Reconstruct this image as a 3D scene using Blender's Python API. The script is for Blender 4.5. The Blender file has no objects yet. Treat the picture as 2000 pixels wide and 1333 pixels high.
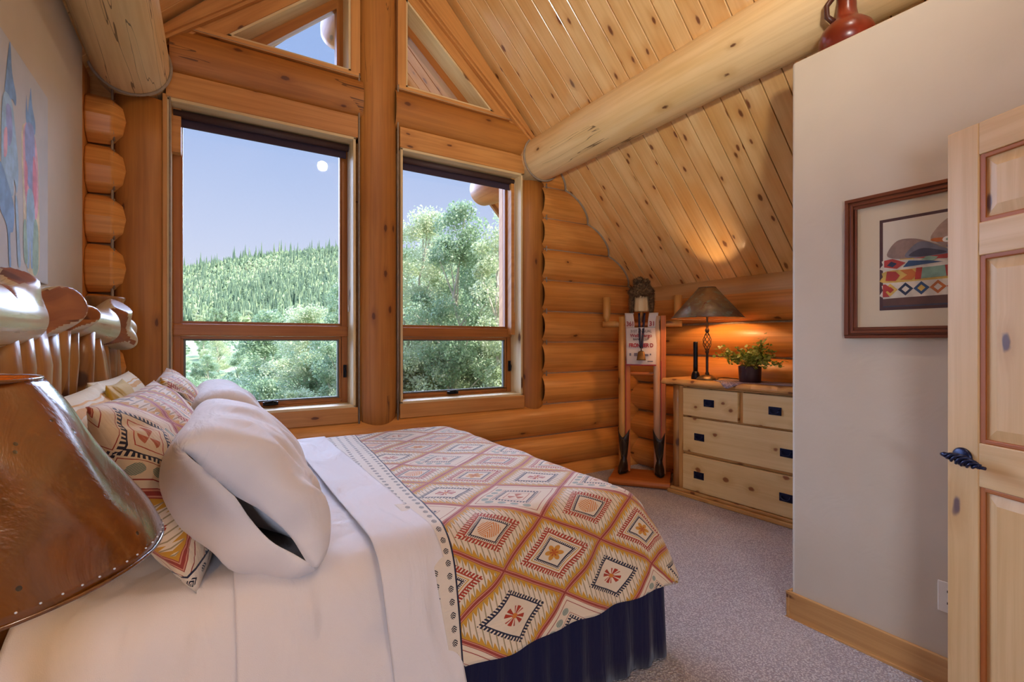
import bpy, bmesh, math, random
import numpy as np
from mathutils import Vector, Matrix, noise as mnoise

scene = bpy.context.scene
col = scene.collection
PI = math.pi
rnd = random.Random(7)

# ------------------------------------------------------------------ camera
CAMH = 1.34
cam_d = bpy.data.cameras.new('camera')
cam_d.sensor_fit = 'HORIZONTAL'
cam_d.sensor_width = 36.0
cam_d.lens = 950.0 / 2000.0 * 36.0
cam_d.clip_start = 0.02
cam_d.clip_end = 2000
cam = bpy.data.objects.new('camera', cam_d)
col.objects.link(cam)
cam.location = (0, 0, CAMH)
cam.rotation_euler = (math.radians(90), 0, math.radians(-32))
scene.camera = cam

# ------------------------------------------------------------------ colour management
scene.view_settings.view_transform = 'Standard'
scene.view_settings.look = 'None'
scene.view_settings.gamma = 1.0
scene.view_settings.use_curve_mapping = False
scene.view_settings.exposure = 0.0


def lin(h):
    """'rrggbb' -> linear rgb"""
    out = []
    for k in (0, 2, 4):
        c = int(h[k:k + 2], 16) / 255.0
        out.append(c / 12.92 if c <= 0.04045 else ((c + 0.055) / 1.055) ** 2.4)
    return (out[0], out[1], out[2], 1.0)


# ------------------------------------------------------------------ sky
world = bpy.data.worlds.new('sky')
scene.world = world
world.use_nodes = True
wn = world.node_tree
wn.nodes.clear()
w_out = wn.nodes.new('ShaderNodeOutputWorld')
w_bg = wn.nodes.new('ShaderNodeBackground')
w_tc = wn.nodes.new('ShaderNodeTexCoord')
w_sep = wn.nodes.new('ShaderNodeSeparateXYZ')
w_rmp = wn.nodes.new('ShaderNodeValToRGB')
wn.links.new(w_tc.outputs['Generated'], w_sep.inputs[0])
wn.links.new(w_sep.outputs[2], w_rmp.inputs[0])
e = w_rmp.color_ramp.elements
e[0].position = 0.0
e[0].color = lin('f2f0fb')
e[1].position = 0.85
e[1].color = lin('93b4f0')
m_ = w_rmp.color_ramp.elements.new(0.18)
m_.color = lin('d3dcfb')
m2_ = w_rmp.color_ramp.elements.new(0.42)
m2_.color = lin('a4bff4')
wn.links.new(w_rmp.outputs[0], w_bg.inputs[0])
w_bg.inputs[1].default_value = 1.0
wn.links.new(w_bg.outputs[0], w_out.inputs[0])


def sun(name, energy, color, angle, direction):
    l = bpy.data.lights.new(name, 'SUN')
    l.energy = energy
    l.color = color
    l.angle = math.radians(angle)
    o = bpy.data.objects.new(name, l)
    col.objects.link(o)
    o.rotation_euler = Vector(direction).to_track_quat('-Z', 'Y').to_euler()
    return o


def lamp(name, loc, energy, color, radius, parent=None):
    l = bpy.data.lights.new(name, 'POINT')
    l.energy = energy
    l.color = color
    l.shadow_soft_size = radius
    o = bpy.data.objects.new(name, l)
    col.objects.link(o)
    o.location = loc
    if parent:
        o.parent = parent
    return o


# the sun stands high behind the house; the bright northern sky comes in through the glass
sun('sun', 9.5, (1.0, 0.96, 0.90), 1.0, (-0.55, 0.62, -0.85))
sun('north_sky_glow', 11.5, (0.47, 0.62, 1.0), 70, (0.24, -1.0, -0.55))
sun('north_sky_glow', 7.0, (0.62, 0.72, 1.0), 70, (-0.55, -1.0, -0.45))
# warm ceiling lights of the room, behind the photographer
lamp('room_light', (1.49, 0.2, 4.03), 44, (1.0, 0.93, 0.86), 0.07)
# added bluish fill on the left wall, standing in for daylight behind the camera
fill_d = bpy.data.lights.new('side_fill_light', 'AREA')
fill_d.shape = 'RECTANGLE'
fill_d.size, fill_d.size_y = 0.30, 1.5
fill_d.energy = 52
fill_d.color = (0.70, 0.78, 1.0)
fill_o = bpy.data.objects.new('side_fill_light', fill_d)
col.objects.link(fill_o)
fill_o.location = (-0.52, -1.1, 1.55)
fill_o.rotation_euler = Vector((1.0, 0.75, -0.18)).to_track_quat('-Z', 'Z').to_euler()
# added spot that brightens the boarded ceiling, like a bounced flash
spot_d = bpy.data.lights.new('ceiling_fill_spot', 'SPOT')
spot_d.energy = 420
spot_d.color = (1.0, 0.95, 0.86)
spot_d.spot_size = math.radians(60)
spot_d.spot_blend = 1.0
spot_d.shadow_soft_size = 0.10
spot_o = bpy.data.objects.new('ceiling_fill_spot', spot_d)
col.objects.link(spot_o)
spot_o.location = (-0.45, -0.9, 1.75)
spot_o.rotation_euler = (Vector((2.05, 2.1, 3.8)) - spot_o.location).to_track_quat('-Z', 'Y').to_euler()

# ------------------------------------------------------------------ node helpers


class S:
    def __init__(s, nt, sock):
        s.nt, s.k = nt, sock

    def _m(s, op, a, b=None, c=None, clamp=False):
        n = s.nt.nodes.new('ShaderNodeMath')
        n.operation = op
        n.use_clamp = clamp
        for i, x in enumerate((a, b, c)):
            if x is None:
                continue
            if isinstance(x, S):
                s.nt.links.new(x.k, n.inputs[i])
            else:
                n.inputs[i].default_value = x
        return S(s.nt, n.outputs[0])

    def __add__(s, o): return s._m('ADD', s, o)
    __radd__ = __add__
    def __sub__(s, o): return s._m('SUBTRACT', s, o)
    def __rsub__(s, o): return s._m('SUBTRACT', o, s)
    def __mul__(s, o): return s._m('MULTIPLY', s, o)
    __rmul__ = __mul__
    def __truediv__(s, o): return s._m('DIVIDE', s, o)
    def __lt__(s, o): return s._m('LESS_THAN', s, o)
    def __gt__(s, o): return s._m('GREATER_THAN', s, o)
    def fract(s): return s._m('FRACT', s)
    def floor(s): return s._m('FLOOR', s)
    def abs(s): return s._m('ABSOLUTE', s)
    def sqrt(s): return s._m('SQRT', s)
    def cos(s): return s._m('COSINE', s)
    def sin(s): return s._m('SINE', s)
    def mod(s, o): return s._m('FLOORED_MODULO', s, o)
    def max(s, o): return s._m('MAXIMUM', s, o)
    def min(s, o): return s._m('MINIMUM', s, o)
    def pow(s, o): return s._m('POWER', s, o)
    def atan2(s, o): return s._m('ARCTAN2', s, o)
    def clamp(s): return s._m('ADD', s, 0.0, clamp=True)

    def between(s, a, b):
        return (s > a) * (s < b)

    def smooth(s, a, b, lo=0.0, hi=1.0):
        n = s.nt.nodes.new('ShaderNodeMapRange')
        n.interpolation_type = 'SMOOTHSTEP'
        s.nt.links.new(s.k, n.inputs[0])
        n.inputs[1].default_value = a
        n.inputs[2].default_value = b
        n.inputs[3].default_value = lo
        n.inputs[4].default_value = hi
        return S(s.nt, n.outputs[0])


class MT:
    """small wrapper round one node material"""

    def __init__(s, name):
        s.m = bpy.data.materials.new(name)
        s.m.use_nodes = True
        s.nt = s.m.node_tree
        s.b = s.nt.nodes['Principled BSDF']
        s.out = s.nt.nodes['Material Output']

    def node(s, t): return s.nt.nodes.new(t)

    def uv(s):
        n = s.node('ShaderNodeUVMap')
        sp = s.node('ShaderNodeSeparateXYZ')
        s.nt.links.new(n.outputs[0], sp.inputs[0])
        return S(s.nt, sp.outputs[0]), S(s.nt, sp.outputs[1])

    def pos(s):
        n = s.node('ShaderNodeTexCoord')
        sp = s.node('ShaderNodeSeparateXYZ')
        s.nt.links.new(n.outputs['Object'], sp.inputs[0])
        return [S(s.nt, sp.outputs[i]) for i in range(3)]

    def rand(s):
        n = s.node('ShaderNodeObjectInfo')
        return S(s.nt, n.outputs['Random'])

    def vec(s, x, y, z=0.0):
        n = s.node('ShaderNodeCombineXYZ')
        for i, a in enumerate((x, y, z)):
            if isinstance(a, S):
                s.nt.links.new(a.k, n.inputs[i])
            else:
                n.inputs[i].default_value = a
        return S(s.nt, n.outputs[0])

    def noise(s, v, scale=1.0, detail=3.0, rough=0.55, dist=0.0):
        n = s.node('ShaderNodeTexNoise')
        s.nt.links.new(v.k, n.inputs['Vector'])
        n.inputs['Scale'].default_value = scale
        n.inputs['Detail'].default_value = detail
        n.inputs['Roughness'].default_value = rough
        n.inputs['Distortion'].default_value = dist
        return S(s.nt, n.outputs[0])

    def voronoi(s, v, scale=1.0, rnd_=1.0, two_d=False):
        n = s.node('ShaderNodeTexVoronoi')
        if two_d:
            n.voronoi_dimensions = '2D'
        s.nt.links.new(v.k, n.inputs['Vector'])
        n.inputs['Scale'].default_value = scale
        n.inputs['Randomness'].default_value = rnd_
        sp = s.node('ShaderNodeSeparateColor')
        s.nt.links.new(n.outputs['Color'], sp.inputs[0])
        return S(s.nt, n.outputs['Distance']), S(s.nt, sp.outputs[0])

    def mix(s, f, a, b):
        n = s.node('ShaderNodeMix')
        n.data_type = 'RGBA'
        for sock, x in ((n.inputs[0], f), (n.inputs[6], a), (n.inputs[7], b)):
            if isinstance(x, S):
                s.nt.links.new(x.k, sock)
            else:
                sock.default_value = x
        return S(s.nt, n.outputs[2])

    def color(s, c):
        if isinstance(c, S):
            s.nt.links.new(c.k, s.b.inputs['Base Color'])
        else:
            s.b.inputs['Base Color'].default_value = c

    def set(s, **k):
        for a, b in k.items():
            sock = s.b.inputs[a.replace('_', ' ')]
            if isinstance(b, S):
                s.nt.links.new(b.k, sock)
            else:
                sock.default_value = b

    def bump(s, h, strength=0.3, dist=0.01):
        n = s.node('ShaderNodeBump')
        n.inputs['Strength'].default_value = strength
        n.inputs['Distance'].default_value = dist
        s.nt.links.new(h.k, n.inputs['Height'])
        s.nt.links.new(n.outputs[0], s.b.inputs['Normal'])


def wood(name, light, mid, dark, knot='5a2c12', rough=0.38, ku=2.3, kv=5.5, kthr=0.35, ksize=0.16,
         grain=1.0, spec=0.5, tone=0.55, coat=0.0, cracks=False, var=0.35, crough=0.22, bmp=0.22):
    t = MT(name)
    u, v = t.uv()
    r = t.rand() * 17.0
    # knots: cells of a voronoi, a few of them kept
    kvv = t.vec(u * ku + r, v * kv + r * 0.37)
    d, cc = t.voronoi(kvv, two_d=True)
    keep = cc > kthr
    wob = t.noise(t.vec(u * 14.0, v * 26.0, r), 1.0, 2.0)
    kd = (d + (wob - 0.5) * 0.14) * (2.3 - cc * 1.35)
    core = kd.smooth(ksize * 0.45, ksize, 1.0, 0.0) * keep
    halo = kd.smooth(ksize * 0.5, ksize * 3.2, 1.0, 0.0) * keep
    # grain bends round the knots
    vb = v + halo * 0.012
    g1 = t.noise(t.vec(u * 1.1 + r, vb * 34.0), 1.0, 4.0, 0.6, 0.4)
    g2 = t.noise(t.vec(u * 0.7 + r, vb * 5.0, 3.1), 1.0, 2.0, 0.5, 0.8)
    g3 = t.noise(t.vec(u * 1.6 + r, v * 1.9, 9.0), 1.0, 2.0)
    f1 = g1.smooth(0.35, 0.68)
    c = t.mix((g2.smooth(0.3, 0.75) * tone + g3.smooth(0.35, 0.7) * var).clamp(), lin(light), lin(mid))
    c = t.mix(f1 * 0.42 * grain, c, lin(dark))
    c = t.mix(halo * 0.45, c, lin(dark))
    c = t.mix(core * 0.9, c, lin(knot))
    if cracks:
        ck = t.noise(t.vec(u * 0.45 + r, v * 9.0, 4.0), 1.0, 3.0, 0.5)
        line = ((ck - 0.5).abs() < 0.0035) * (t.noise(t.vec(u * 0.5, v * 0.8, r), 1.0) > 0.52)
        c = t.mix(line * 0.75, c, lin('4a2a14'))
    t.color(c)
    t.set(Roughness=(g1 * 0.18 + rough))
    t.b.inputs['Specular IOR Level'].default_value = spec
    if coat:
        t.b.inputs['Coat Weight'].default_value = coat
        t.b.inputs['Coat Roughness'].default_value = crough
    t.bump(g1 * 0.5 + core * 0.4 + g2 * 0.6, bmp, 0.004)
    return t.m


def plain(name, c, rough=0.6, metal=0.0, spec=0.5, nscale=0.0, namt=0.15, bump=0.0, bscale=40.0):
    t = MT(name)
    base = lin(c)
    x = t.pos()
    p = t.vec(x[0], x[1], x[2])
    if nscale:
        n = t.noise(p, nscale, 3.0)
        dk = tuple(base[i] * (1 - namt) for i in range(3)) + (1,)
        lt = tuple(min(1, base[i] * (1 + namt)) for i in range(3)) + (1,)
        t.color(t.mix(n.smooth(0.3, 0.7), dk, lt))
    else:
        t.color(base)
    t.set(Roughness=rough, Metallic=metal)
    t.b.inputs['Specular IOR Level'].default_value = spec
    if bump:
        t.bump(t.noise(p, bscale, 4.0), bump, 0.01)
    return t.m


M = {}
M['log'] = wood('peeled_log', 'e8a457', 'd08636', 'a86324', rough=0.34, kthr=0.72, ku=2.2, kv=5.0, ksize=0.08, tone=0.7, coat=0.15)
M['log_post'] = wood('post_log', 'c08038', 'a86628', '884e20', rough=0.42, kthr=0.7, ku=2.8, kv=6.5, ksize=0.11, cracks=True)
M['purlin'] = wood('pale_log', 'eed09c', 'dfb878', 'bf9058', rough=0.42, kthr=0.7, ku=2.2, kv=4.5, ksize=0.07, grain=0.6, cracks=True)
M['ceil'] = wood('ceiling_pine', 'f2cc8e', 'dfa962', 'c4843e', knot='6a3415', rough=0.30, kthr=0.55, ku=3.2, kv=7.6, ksize=0.14, grain=0.7, coat=0.9, crough=0.13, var=0.8, tone=0.5, bmp=0.10)
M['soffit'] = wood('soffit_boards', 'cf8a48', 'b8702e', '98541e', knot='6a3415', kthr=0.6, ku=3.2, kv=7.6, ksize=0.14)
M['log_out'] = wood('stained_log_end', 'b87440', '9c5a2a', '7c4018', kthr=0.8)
M['plate'] = wood('sheen_top_log', 'e2bc84', 'd09a5c', 'b47c3e', rough=0.34, kthr=0.5, ku=3, kv=5, ksize=.12, coat=.3)  # sheen highlights along the planed band put into a paler wood tone
M['vgroove'] = plain('board_groove', '6e3c16', 0.8)
M['trim'] = wood('trim_pine', 'd79a54', 'c27f3c', 'a2622a', rough=0.4, kthr=0.72, ku=2.8, kv=8.0, ksize=0.10)
M['reveal'] = wood('pale_reveal', 'e6cfa0', 'dcbf88', 'c49c62', rough=0.42, kthr=0.85)
M['sash'] = wood('stained_sash', 'b4702f', 'a25e24', '864816', rough=0.35, kthr=0.97)
M['door'] = wood('door_pine', 'deb884', 'd0a468', 'b8874a', knot='5a4248', rough=0.34, kthr=0.72, ku=2.2, kv=6.0, ksize=0.10, grain=0.8)
M['door_groove'] = wood('door_groove', 'b86a2c', 'a2551f', '864013', rough=0.4, kthr=0.97)
M['base'] = wood('baseboard_pine', 'd2a266', 'c18a4c', 'a87238', rough=0.4, kthr=0.6, ku=3.0, kv=12.0)
M['dresser'] = wood('dresser_pine', 'ecd098', 'dfbc7c', 'c49856', knot='8a4a20', rough=0.42, kthr=0.5, ku=4.2, kv=5.6, ksize=0.13, grain=0.6)
M['dresser_edge'] = wood('dresser_edge_pine', 'ddb271', 'c9924c', 'a66a2e', knot='6e3a18', rough=0.36, kthr=0.25, ku=5, kv=8, ksize=0.2)
M['bedlog'] = wood('bed_log', 'c8965a', 'a06a38', '7a4620', knot='4a2210', rough=0.26, kthr=0.4, ku=3.5, kv=5.0, ksize=0.24, coat=0.4, tone=1.0)
M['bedlog_pale'] = wood('bed_rail_log', 'd9cdb0', 'c4ae84', 'a07a48', knot='6a3214', rough=0.2, kthr=0.6, ku=2.5, kv=3.0, ksize=0.25, coat=0.6)
M['bedcut'] = wood('cut_wood', 'b0703a', '985626', '70381a', rough=0.3, kthr=0.2, ku=8, kv=8, ksize=0.3, coat=0.4)
M['orange'] = wood('orange_wood', 'cf7a34', 'b8601f', '9a4a16', rough=0.4, kthr=0.6)
M['golden'] = wood('golden_wood', 'dba55c', 'c88c42', 'a86c2c', rough=0.4, kthr=0.5)
M['birch'] = wood('birch_wood', 'd0a078', 'b87c50', 'ddd0bc', rough=0.5, kthr=0.3)
M['chink'] = plain('grey_chinking', '9c8a74', 0.8, nscale=30, namt=0.12)
M['outside'] = plain('outside_boards', '9a6a3c', 0.8)


def plaster():
    t = MT('plaster')
    x = t.pos()
    p = t.vec(x[0], x[1], x[2])
    n = t.noise(p, 1.6, 4.0)
    t.color(t.mix(n.smooth(0.3, 0.7), lin('c6b8a2'), lin('cdc0ac')))
    n2 = t.noise(p, 7.0, 5.0, 0.5, 1.2)
    t.set(Roughness=0.62)
    t.bump(n2, 0.22, 0.01)
    return t.m


M['wall'] = plaster()


def carpet():
    t = MT('carpet_pile')
    x = t.pos()
    p = t.vec(x[0], x[1], x[2])
    d, c = t.voronoi(p, 115.0)
    n = t.noise(p, 160.0, 3.0, 0.7)
    n2 = t.noise(p, 2.2, 2.0)
    f = (d.smooth(0.15, 0.75) * 0.7 + n.smooth(0.38, 0.62) * 0.55)
    a = t.mix(f.clamp(), lin('f6eeea'), lin('a49498'))
    a = t.mix(n2.smooth(0.3, 0.7) * 0.22, a, lin('dccdc4'))
    t.color(a)
    t.set(Roughness=0.95)
    t.b.inputs['Specular IOR Level'].default_value = 0.1
    t.b.inputs['Sheen Weight'].default_value = 0.25
    t.bump((1.0 - d) + n * 0.8, 0.9, 0.012)
    return t.m


M['carpet'] = carpet()


def glass():
    t = MT('window_glass')
    nt = t.nt
    tr = t.node('ShaderNodeBsdfTransparent')
    tr.inputs[0].default_value = (0.97, 0.985, 0.98, 1)
    gl = t.node('ShaderNodeBsdfGlossy')
    gl.inputs['Roughness'].default_value = 0.02
    fr = t.node('ShaderNodeFresnel')
    fr.inputs[0].default_value = 1.35
    mx = t.node('ShaderNodeMixShader')
    nt.links.new(fr.outputs[0], mx.inputs[0])
    nt.links.new(tr.outputs[0], mx.inputs[1])
    nt.links.new(gl.outputs[0], mx.inputs[2])
    nt.links.new(mx.outputs[0], t.out.inputs[0])
    return t.m


M['glass'] = glass()


def cloth(name, c, rough=0.8, sheen=0.2, wscale=5.0, wbump=0.25, wr=(1, 1, 1)):
    t = MT(name)
    u, v = t.uv()
    t.color(lin(c))
    t.set(Roughness=rough)
    t.b.inputs['Sheen Weight'].default_value = sheen
    t.b.inputs['Specular IOR Level'].default_value = 0.25
    n = t.noise(t.vec(u * wr[0], v * wr[1]), wscale, 3.0, 0.45, 0.9)
    n2 = t.noise(t.vec(u, v), 420.0, 1.0)
    t.bump(n + n2 * 0.03, wbump, 0.03)
    return t.m


M['white'] = cloth('white_cotton', 'e4dfe0', wscale=4.0, wbump=0.6, wr=(1.0, 2.2, 1))
M['sheet'] = cloth('white_sheet', 'e2dcdc', wscale=3.0, wbump=1.0, wr=(2.2, 0.9, 1))
M['navy'] = cloth('navy_skirt', '1b1a3e', wscale=6.0, wbump=0.3, wr=(5, 0.6, 1))
M['black'] = plain('black_metal', '14151c', 0.38, 0.6)
M['blackmat'] = plain('dark_gap', '100f12', 0.9)
M['shade_fabric'] = plain('roller_fabric', '3b2b3a', 0.8)
M['shade_tube'] = plain('roller_tube', '4a3330', 0.6)
M['whiteplastic'] = plain('white_plastic', 'd8d4cc', 0.4)
M['gasket'] = plain('grey_gasket', '6c6f68', 0.6)


def quilt(name):
    t = MT(name)
    u, v = t.uv()
    wv = t.noise(t.vec(u, v), 5.0, 2.0)
    uu = u + (wv - 0.5) * 0.016
    P = uu * (1 / 0.455) + v * (1 / 0.35) + 0.5
    Q = uu * (1 / 0.455) - v * (1 / 0.35) + 0.5
    i = P.floor()
    j = Q.floor()
    p = P - i - 0.5
    q = Q - j - 0.5
    row = (i - j).mod(4.0)
    ap, aq = p.abs(), q.abs()
    m = ap.max(aq)
    sel = ap > aq
    tt = sel * q + (1.0 - sel) * p
    r = (p * p + q * q).sqrt()
    an = q.atan2(p)
    is2 = row.between(-0.5, 0.5)
    is3 = row.between(0.5, 1.5)
    is1 = row.between(1.5, 2.5)
    is0 = row > 2.5
    tick = ((tt * 24.0).fract() < 0.55)
    ftick = ((tt * 40.0).fract() < 0.5)
    CRE, MUS, RED, BLK = lin('dccab0'), lin('c48f2e'), lin('a4341f'), lin('1f2138')
    TEA, ORA, GRY, DRD = lin('5f7f78'), lin('cc7a2a'), lin('9c8a68'), lin('973c34')
    c = CRE
    hatch = ((uu * 52.0).fract() < 0.2) * (1.0 - is3) * (m < 0.47)
    c = t.mix(hatch, c, GRY)
    tooth = (m - ((uu * 52.0 - 0.1).fract() - 0.5).abs() * 0.17) > 0.372
    c = t.mix(tooth * (1.0 - is3), c, MUS)
    c = t.mix((m > 0.448) * (1.0 - is3), c, MUS)
    # outer double band
    c = t.mix(m > 0.466, c, DRD)
    c = t.mix(m.between(0.474, 0.485), c, lin('c98a72'))
    # white fields inside the frames
    c = t.mix((is0 * (m < 0.27) + is1 * (m < 0.225) + is2 * (m < 0.22)), c, lin('dccbb2'))
    # type 0 red frame, black frame, yellow flower
    c = t.mix(is0 * (m.between(0.265, 0.34) * tick).max(m.between(0.262, 0.28)), c, RED)
    c = t.mix(is0 * m.between(0.225, 0.237), c, MUS)
    c = t.mix(is0 * (m.between(0.175, 0.212) * ftick).max(m.between(0.17, 0.187)), c, BLK)
    fl = r < ((an * 3.0).cos().abs() * 0.07 + 0.07)
    c = t.mix(is0 * fl, c, lin('c98a34'))
    c = t.mix(is0 * (r < ((an * 3.0).cos().abs() * 0.07)), c, lin('b0521f'))
    # type 1 black fringe frame, red flower
    c = t.mix(is1 * (m.between(0.225, 0.285) * tick).max(m.between(0.222, 0.24)), c, BLK)
    fl = (r < 0.135) * ((an * 2.0).cos().abs() > 0.45) * ((an * 10.0).cos() > -0.6)
    c = t.mix(is1 * fl, c, RED)
    c = t.mix(is1 * (m < 0.03), c, ORA)
    # type 2 red fringe, black frame, orange weave
    c = t.mix(is2 * (m.between(0.215, 0.29) * tick).max(m.between(0.21, 0.225)), c, RED)
    c = t.mix(is2 * (m.between(0.165, 0.20) * ftick).max(m.between(0.16, 0.175)), c, BLK)
    c = t.mix(is2 * (r < 0.14) * (((p + (q * 2.0).abs()) * 17.0).fract() < 0.5), c, ORA)
    # type 3 white with green leaves and navy fringe
    c = t.mix(is3 * m.between(0.405, 0.415), c, DRD)
    c = t.mix(is3 * m.between(0.265, 0.272), c, DRD)
    lf = (tt * 6.0).fract() - 0.5
    leaf = ((lf * lf * 9.0 + (m - 0.338) * (m - 0.338) * 480.0) < 1.0) * ((sel * p + (1.0 - sel) * q) < 0.0)
    c = t.mix(is3 * leaf * (((p + q) * 60.0).fract() < 0.7) * (((p * 0.8).abs() + q) > -9.0), c, TEA)
    c = t.mix(is3 * (m.between(0.2, 0.25) * tick).max(m.between(0.198, 0.212)), c, BLK)
    c = t.mix(is3 * m.between(0.135, 0.145), c, RED)
    c = t.mix(is3 * (r < 0.11) * ((an * 3.0).cos() > 0.1), c, lin('b0603c'))
    # end border: rows of small black leaves on white
    eb = u + 0.050 - (v - 1.133) * 0.087
    bu = eb * 21.0
    bv = v * 21.0 + (bu.floor() * 0.5)
    fu = bu.fract() - 0.5
    fv = bv.fract() - 0.5
    blob = (fu * fu * 26.0 + fv * fv * 12.0) < 1.0
    stripes = (((fu.abs() + fv) * 6.0).fract() < 0.62)
    bc = t.mix(blob * stripes, lin('dccfbd'), lin('20222c'))
    bc = t.mix(eb.between(-0.006, 0.0), bc, BLK)
    c = t.mix(eb < 0.0, c, bc)
    t.color(c)
    t.set(Roughness=0.78)
    t.b.inputs['Sheen Weight'].default_value = 0.25
    t.b.inputs['Specular IOR Level'].default_value = 0.3
    st = ((v * 95.0).fract() - 0.5).abs()
    t.bump(t.noise(t.vec(u, v), 9.0, 4.0) + st * 0.10, 0.4, 0.02)
    return t.m


M['quilt'] = quilt('patterned_quilt')

# ------------------------------------------------------------------ mesh builder


class MB:
    def __init__(s):
        s.v, s.f, s.uv, s.mi, s.sm = [], [], [], [], []

    def face(s, pts, uvs, mi=0, smooth=False):
        b = len(s.v)
        s.v += [tuple(p) for p in pts]
        s.f.append(tuple(range(b, b + len(pts))))
        s.uv += uvs
        s.mi.append(mi)
        s.sm.append(smooth)

    def box(s, lo, hi, mat=None, grain=None, mi=0, taper=None):
        """axis box, optional 4x4; grain = axis index along which the wood runs"""
        lo, hi = Vector(lo), Vector(hi)
        d = hi - lo
        if grain is None:
            grain = max(range(3), key=lambda i: abs(d[i]))
        c = [(x, y, z) for x in (lo[0], hi[0]) for y in (lo[1], hi[1]) for z in (lo[2], hi[2])]
        ou, ov = rnd.random() * 40, rnd.random() * 40
        b = len(s.v)
        for p in c:
            p = Vector(p)
            s.v.append(tuple(mat @ p if mat else p))
        idx = [((0, 1, 3, 2), 0), ((4, 6, 7, 5), 0), ((0, 4, 5, 1), 1), ((2, 3, 7, 6), 1), ((0, 2, 6, 4), 2), ((1, 5, 7, 3), 2)]
        for q, nrm in idx:
            axes = [a for a in range(3) if a != nrm]
            if grain in axes:
                ua = grain
                va = axes[0] if axes[1] == grain else axes[1]
            else:
                ua, va = axes
            s.f.append(tuple(b + k for k in q))
            for k in q:
                if grain in axes:
                    s.uv.append((c[k][ua] + ou, c[k][va] + ov + nrm * 0.7))
                else:
                    s.uv.append((c[k][ua] * .15 + ou, c[k][va] + ov))
            s.mi.append(mi)
            s.sm.append(False)

    def grid(s, P, uvf=None, mi=0, smooth=True, closed=False, flip=False):
        """P[i][j] rows of points joined as a sheet"""
        n, m = len(P), len(P[0])
        b = len(s.v)
        for r_ in P:
            for p in r_:
                s.v.append(tuple(p))
        mm = m if closed else m - 1
        for i in range(n - 1):
            for j in range(mm):
                j2 = (j + 1) % m
                q = [(i, j), (i, j2), (i + 1, j2), (i + 1, j)]
                if flip:
                    q = q[::-1]
                s.f.append(tuple(b + a * m + c for a, c in q))
                for a, c in q:
                    cc = m if (closed and j2 == 0 and c == 0) else c
                    s.uv.append(uvf(a, cc) if uvf else (a / (n - 1), cc / m))
                s.mi.append(mi)
                s.sm.append(smooth)

    def tube(s, pts, radii, seg=20, caps=True, mi=0, capmi=None, wob=0.0, seed=0, ell=1.0, up=None, smooth=True):
        pts = [Vector(p) for p in pts]
        if not hasattr(radii, '__len__'):
            radii = [radii] * len(pts)
        rows = []
        L = [0.0]
        for a, b_ in zip(pts, pts[1:]):
            L.append(L[-1] + (b_ - a).length)
        t0 = (pts[1] - pts[0]).normalized()
        ref = Vector(up) if up else (Vector((0, 0, 1)) if abs(t0.z) < 0.9 else Vector((0, 1, 0)))
        nx = (ref - t0 * ref.dot(t0)).normalized()
        for k, p in enumerate(pts):
            t = ((pts[min(k + 1, len(pts) - 1)] - pts[max(k - 1, 0)])).normalized()
            nx = (nx - t * nx.dot(t)).normalized()
            ny = t.cross(nx)
            row = []
            for j in range(seg):
                a = 2 * PI * j / seg + PI / 2
                rr = radii[k]
                if wob:
                    rr *= 1 + wob * mnoise.noise(Vector((math.cos(a) * 1.2 + seed, math.sin(a) * 1.2, L[k] * 2.2)))
                row.append(p + nx * (math.cos(a) * rr) + ny * (math.sin(a) * rr * ell))
            rows.append(row)
        ou, ov = rnd.random() * 30, rnd.random() * 30
        rm = sum(radii) / len(radii)
        s.grid(rows, lambda a, c: (L[a] + ou, c / seg * 2 * PI * rm + ov), mi, smooth, closed=True)
        if caps:
            for row, p, fl in ((rows[0], pts[0], 1), (rows[-1], pts[-1], 0)):
                poly = row if fl == 0 else row[::-1]
                s.face(poly, [((q - p).length * 0.3 + ou + q.x * .1, q.z * 0.4 + q.x * .4 + ov) for q in poly], mi if capmi is None else capmi)

    def lathe(s, prof, center, seg=32, mi=0, axis=None, smooth=True):
        """prof [(r,z)] about vertical axis at center"""
        c = Vector(center)
        rows = []
        for r, z in prof:
            rows.append([c + Vector((math.cos(2 * PI * j / seg) * r, math.sin(2 * PI * j / seg) * r, z)) for j in range(seg)])
        L = [0]
        for (a, b), (c_, d) in zip(prof, prof[1:]):
            L.append(L[-1] + math.hypot(c_ - a, d - b))
        rm = max(p[0] for p in prof)
        s.grid(rows, lambda a, c2: (c2 / seg * 2 * PI * rm, L[a]), mi, smooth, closed=True)

    def prism(s, poly, axis, a, b, mi=0, grain=None):
        """poly in the two other axes, extruded from a to b along axis"""
        def mk(p, t):
            r = [0, 0, 0]
            o = [x for x in range(3) if x != axis]
            r[o[0]], r[o[1]], r[axis] = p[0], p[1], t
            return Vector(r)
        ou, ov = rnd.random() * 30, rnd.random() * 30
        g = Vector(grain).normalized() if grain else None
        def uvp(p):
            if g is None:
                o = [x for x in range(3) if x != axis]
                return (p[o[0]] + ou, p[o[1]] + p[axis] + ov)
            o = Vector([1 if x == axis else 0 for x in range(3)]).cross(g)
            return (p.dot(g) + ou, p.dot(o) + p[axis] + ov)
        n = len(poly)
        A = [mk(p, a) for p in poly]
        B = [mk(p, b) for p in poly]
        s.face(A[::-1], [uvp(p) for p in A[::-1]], mi)
        s.face(B, [uvp(p) for p in B], mi)
        for k in range(n):
            q = [A[k], A[(k + 1) % n], B[(k + 1) % n], B[k]]
            s.face(q, [uvp(p) for p in q], mi)

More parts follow.
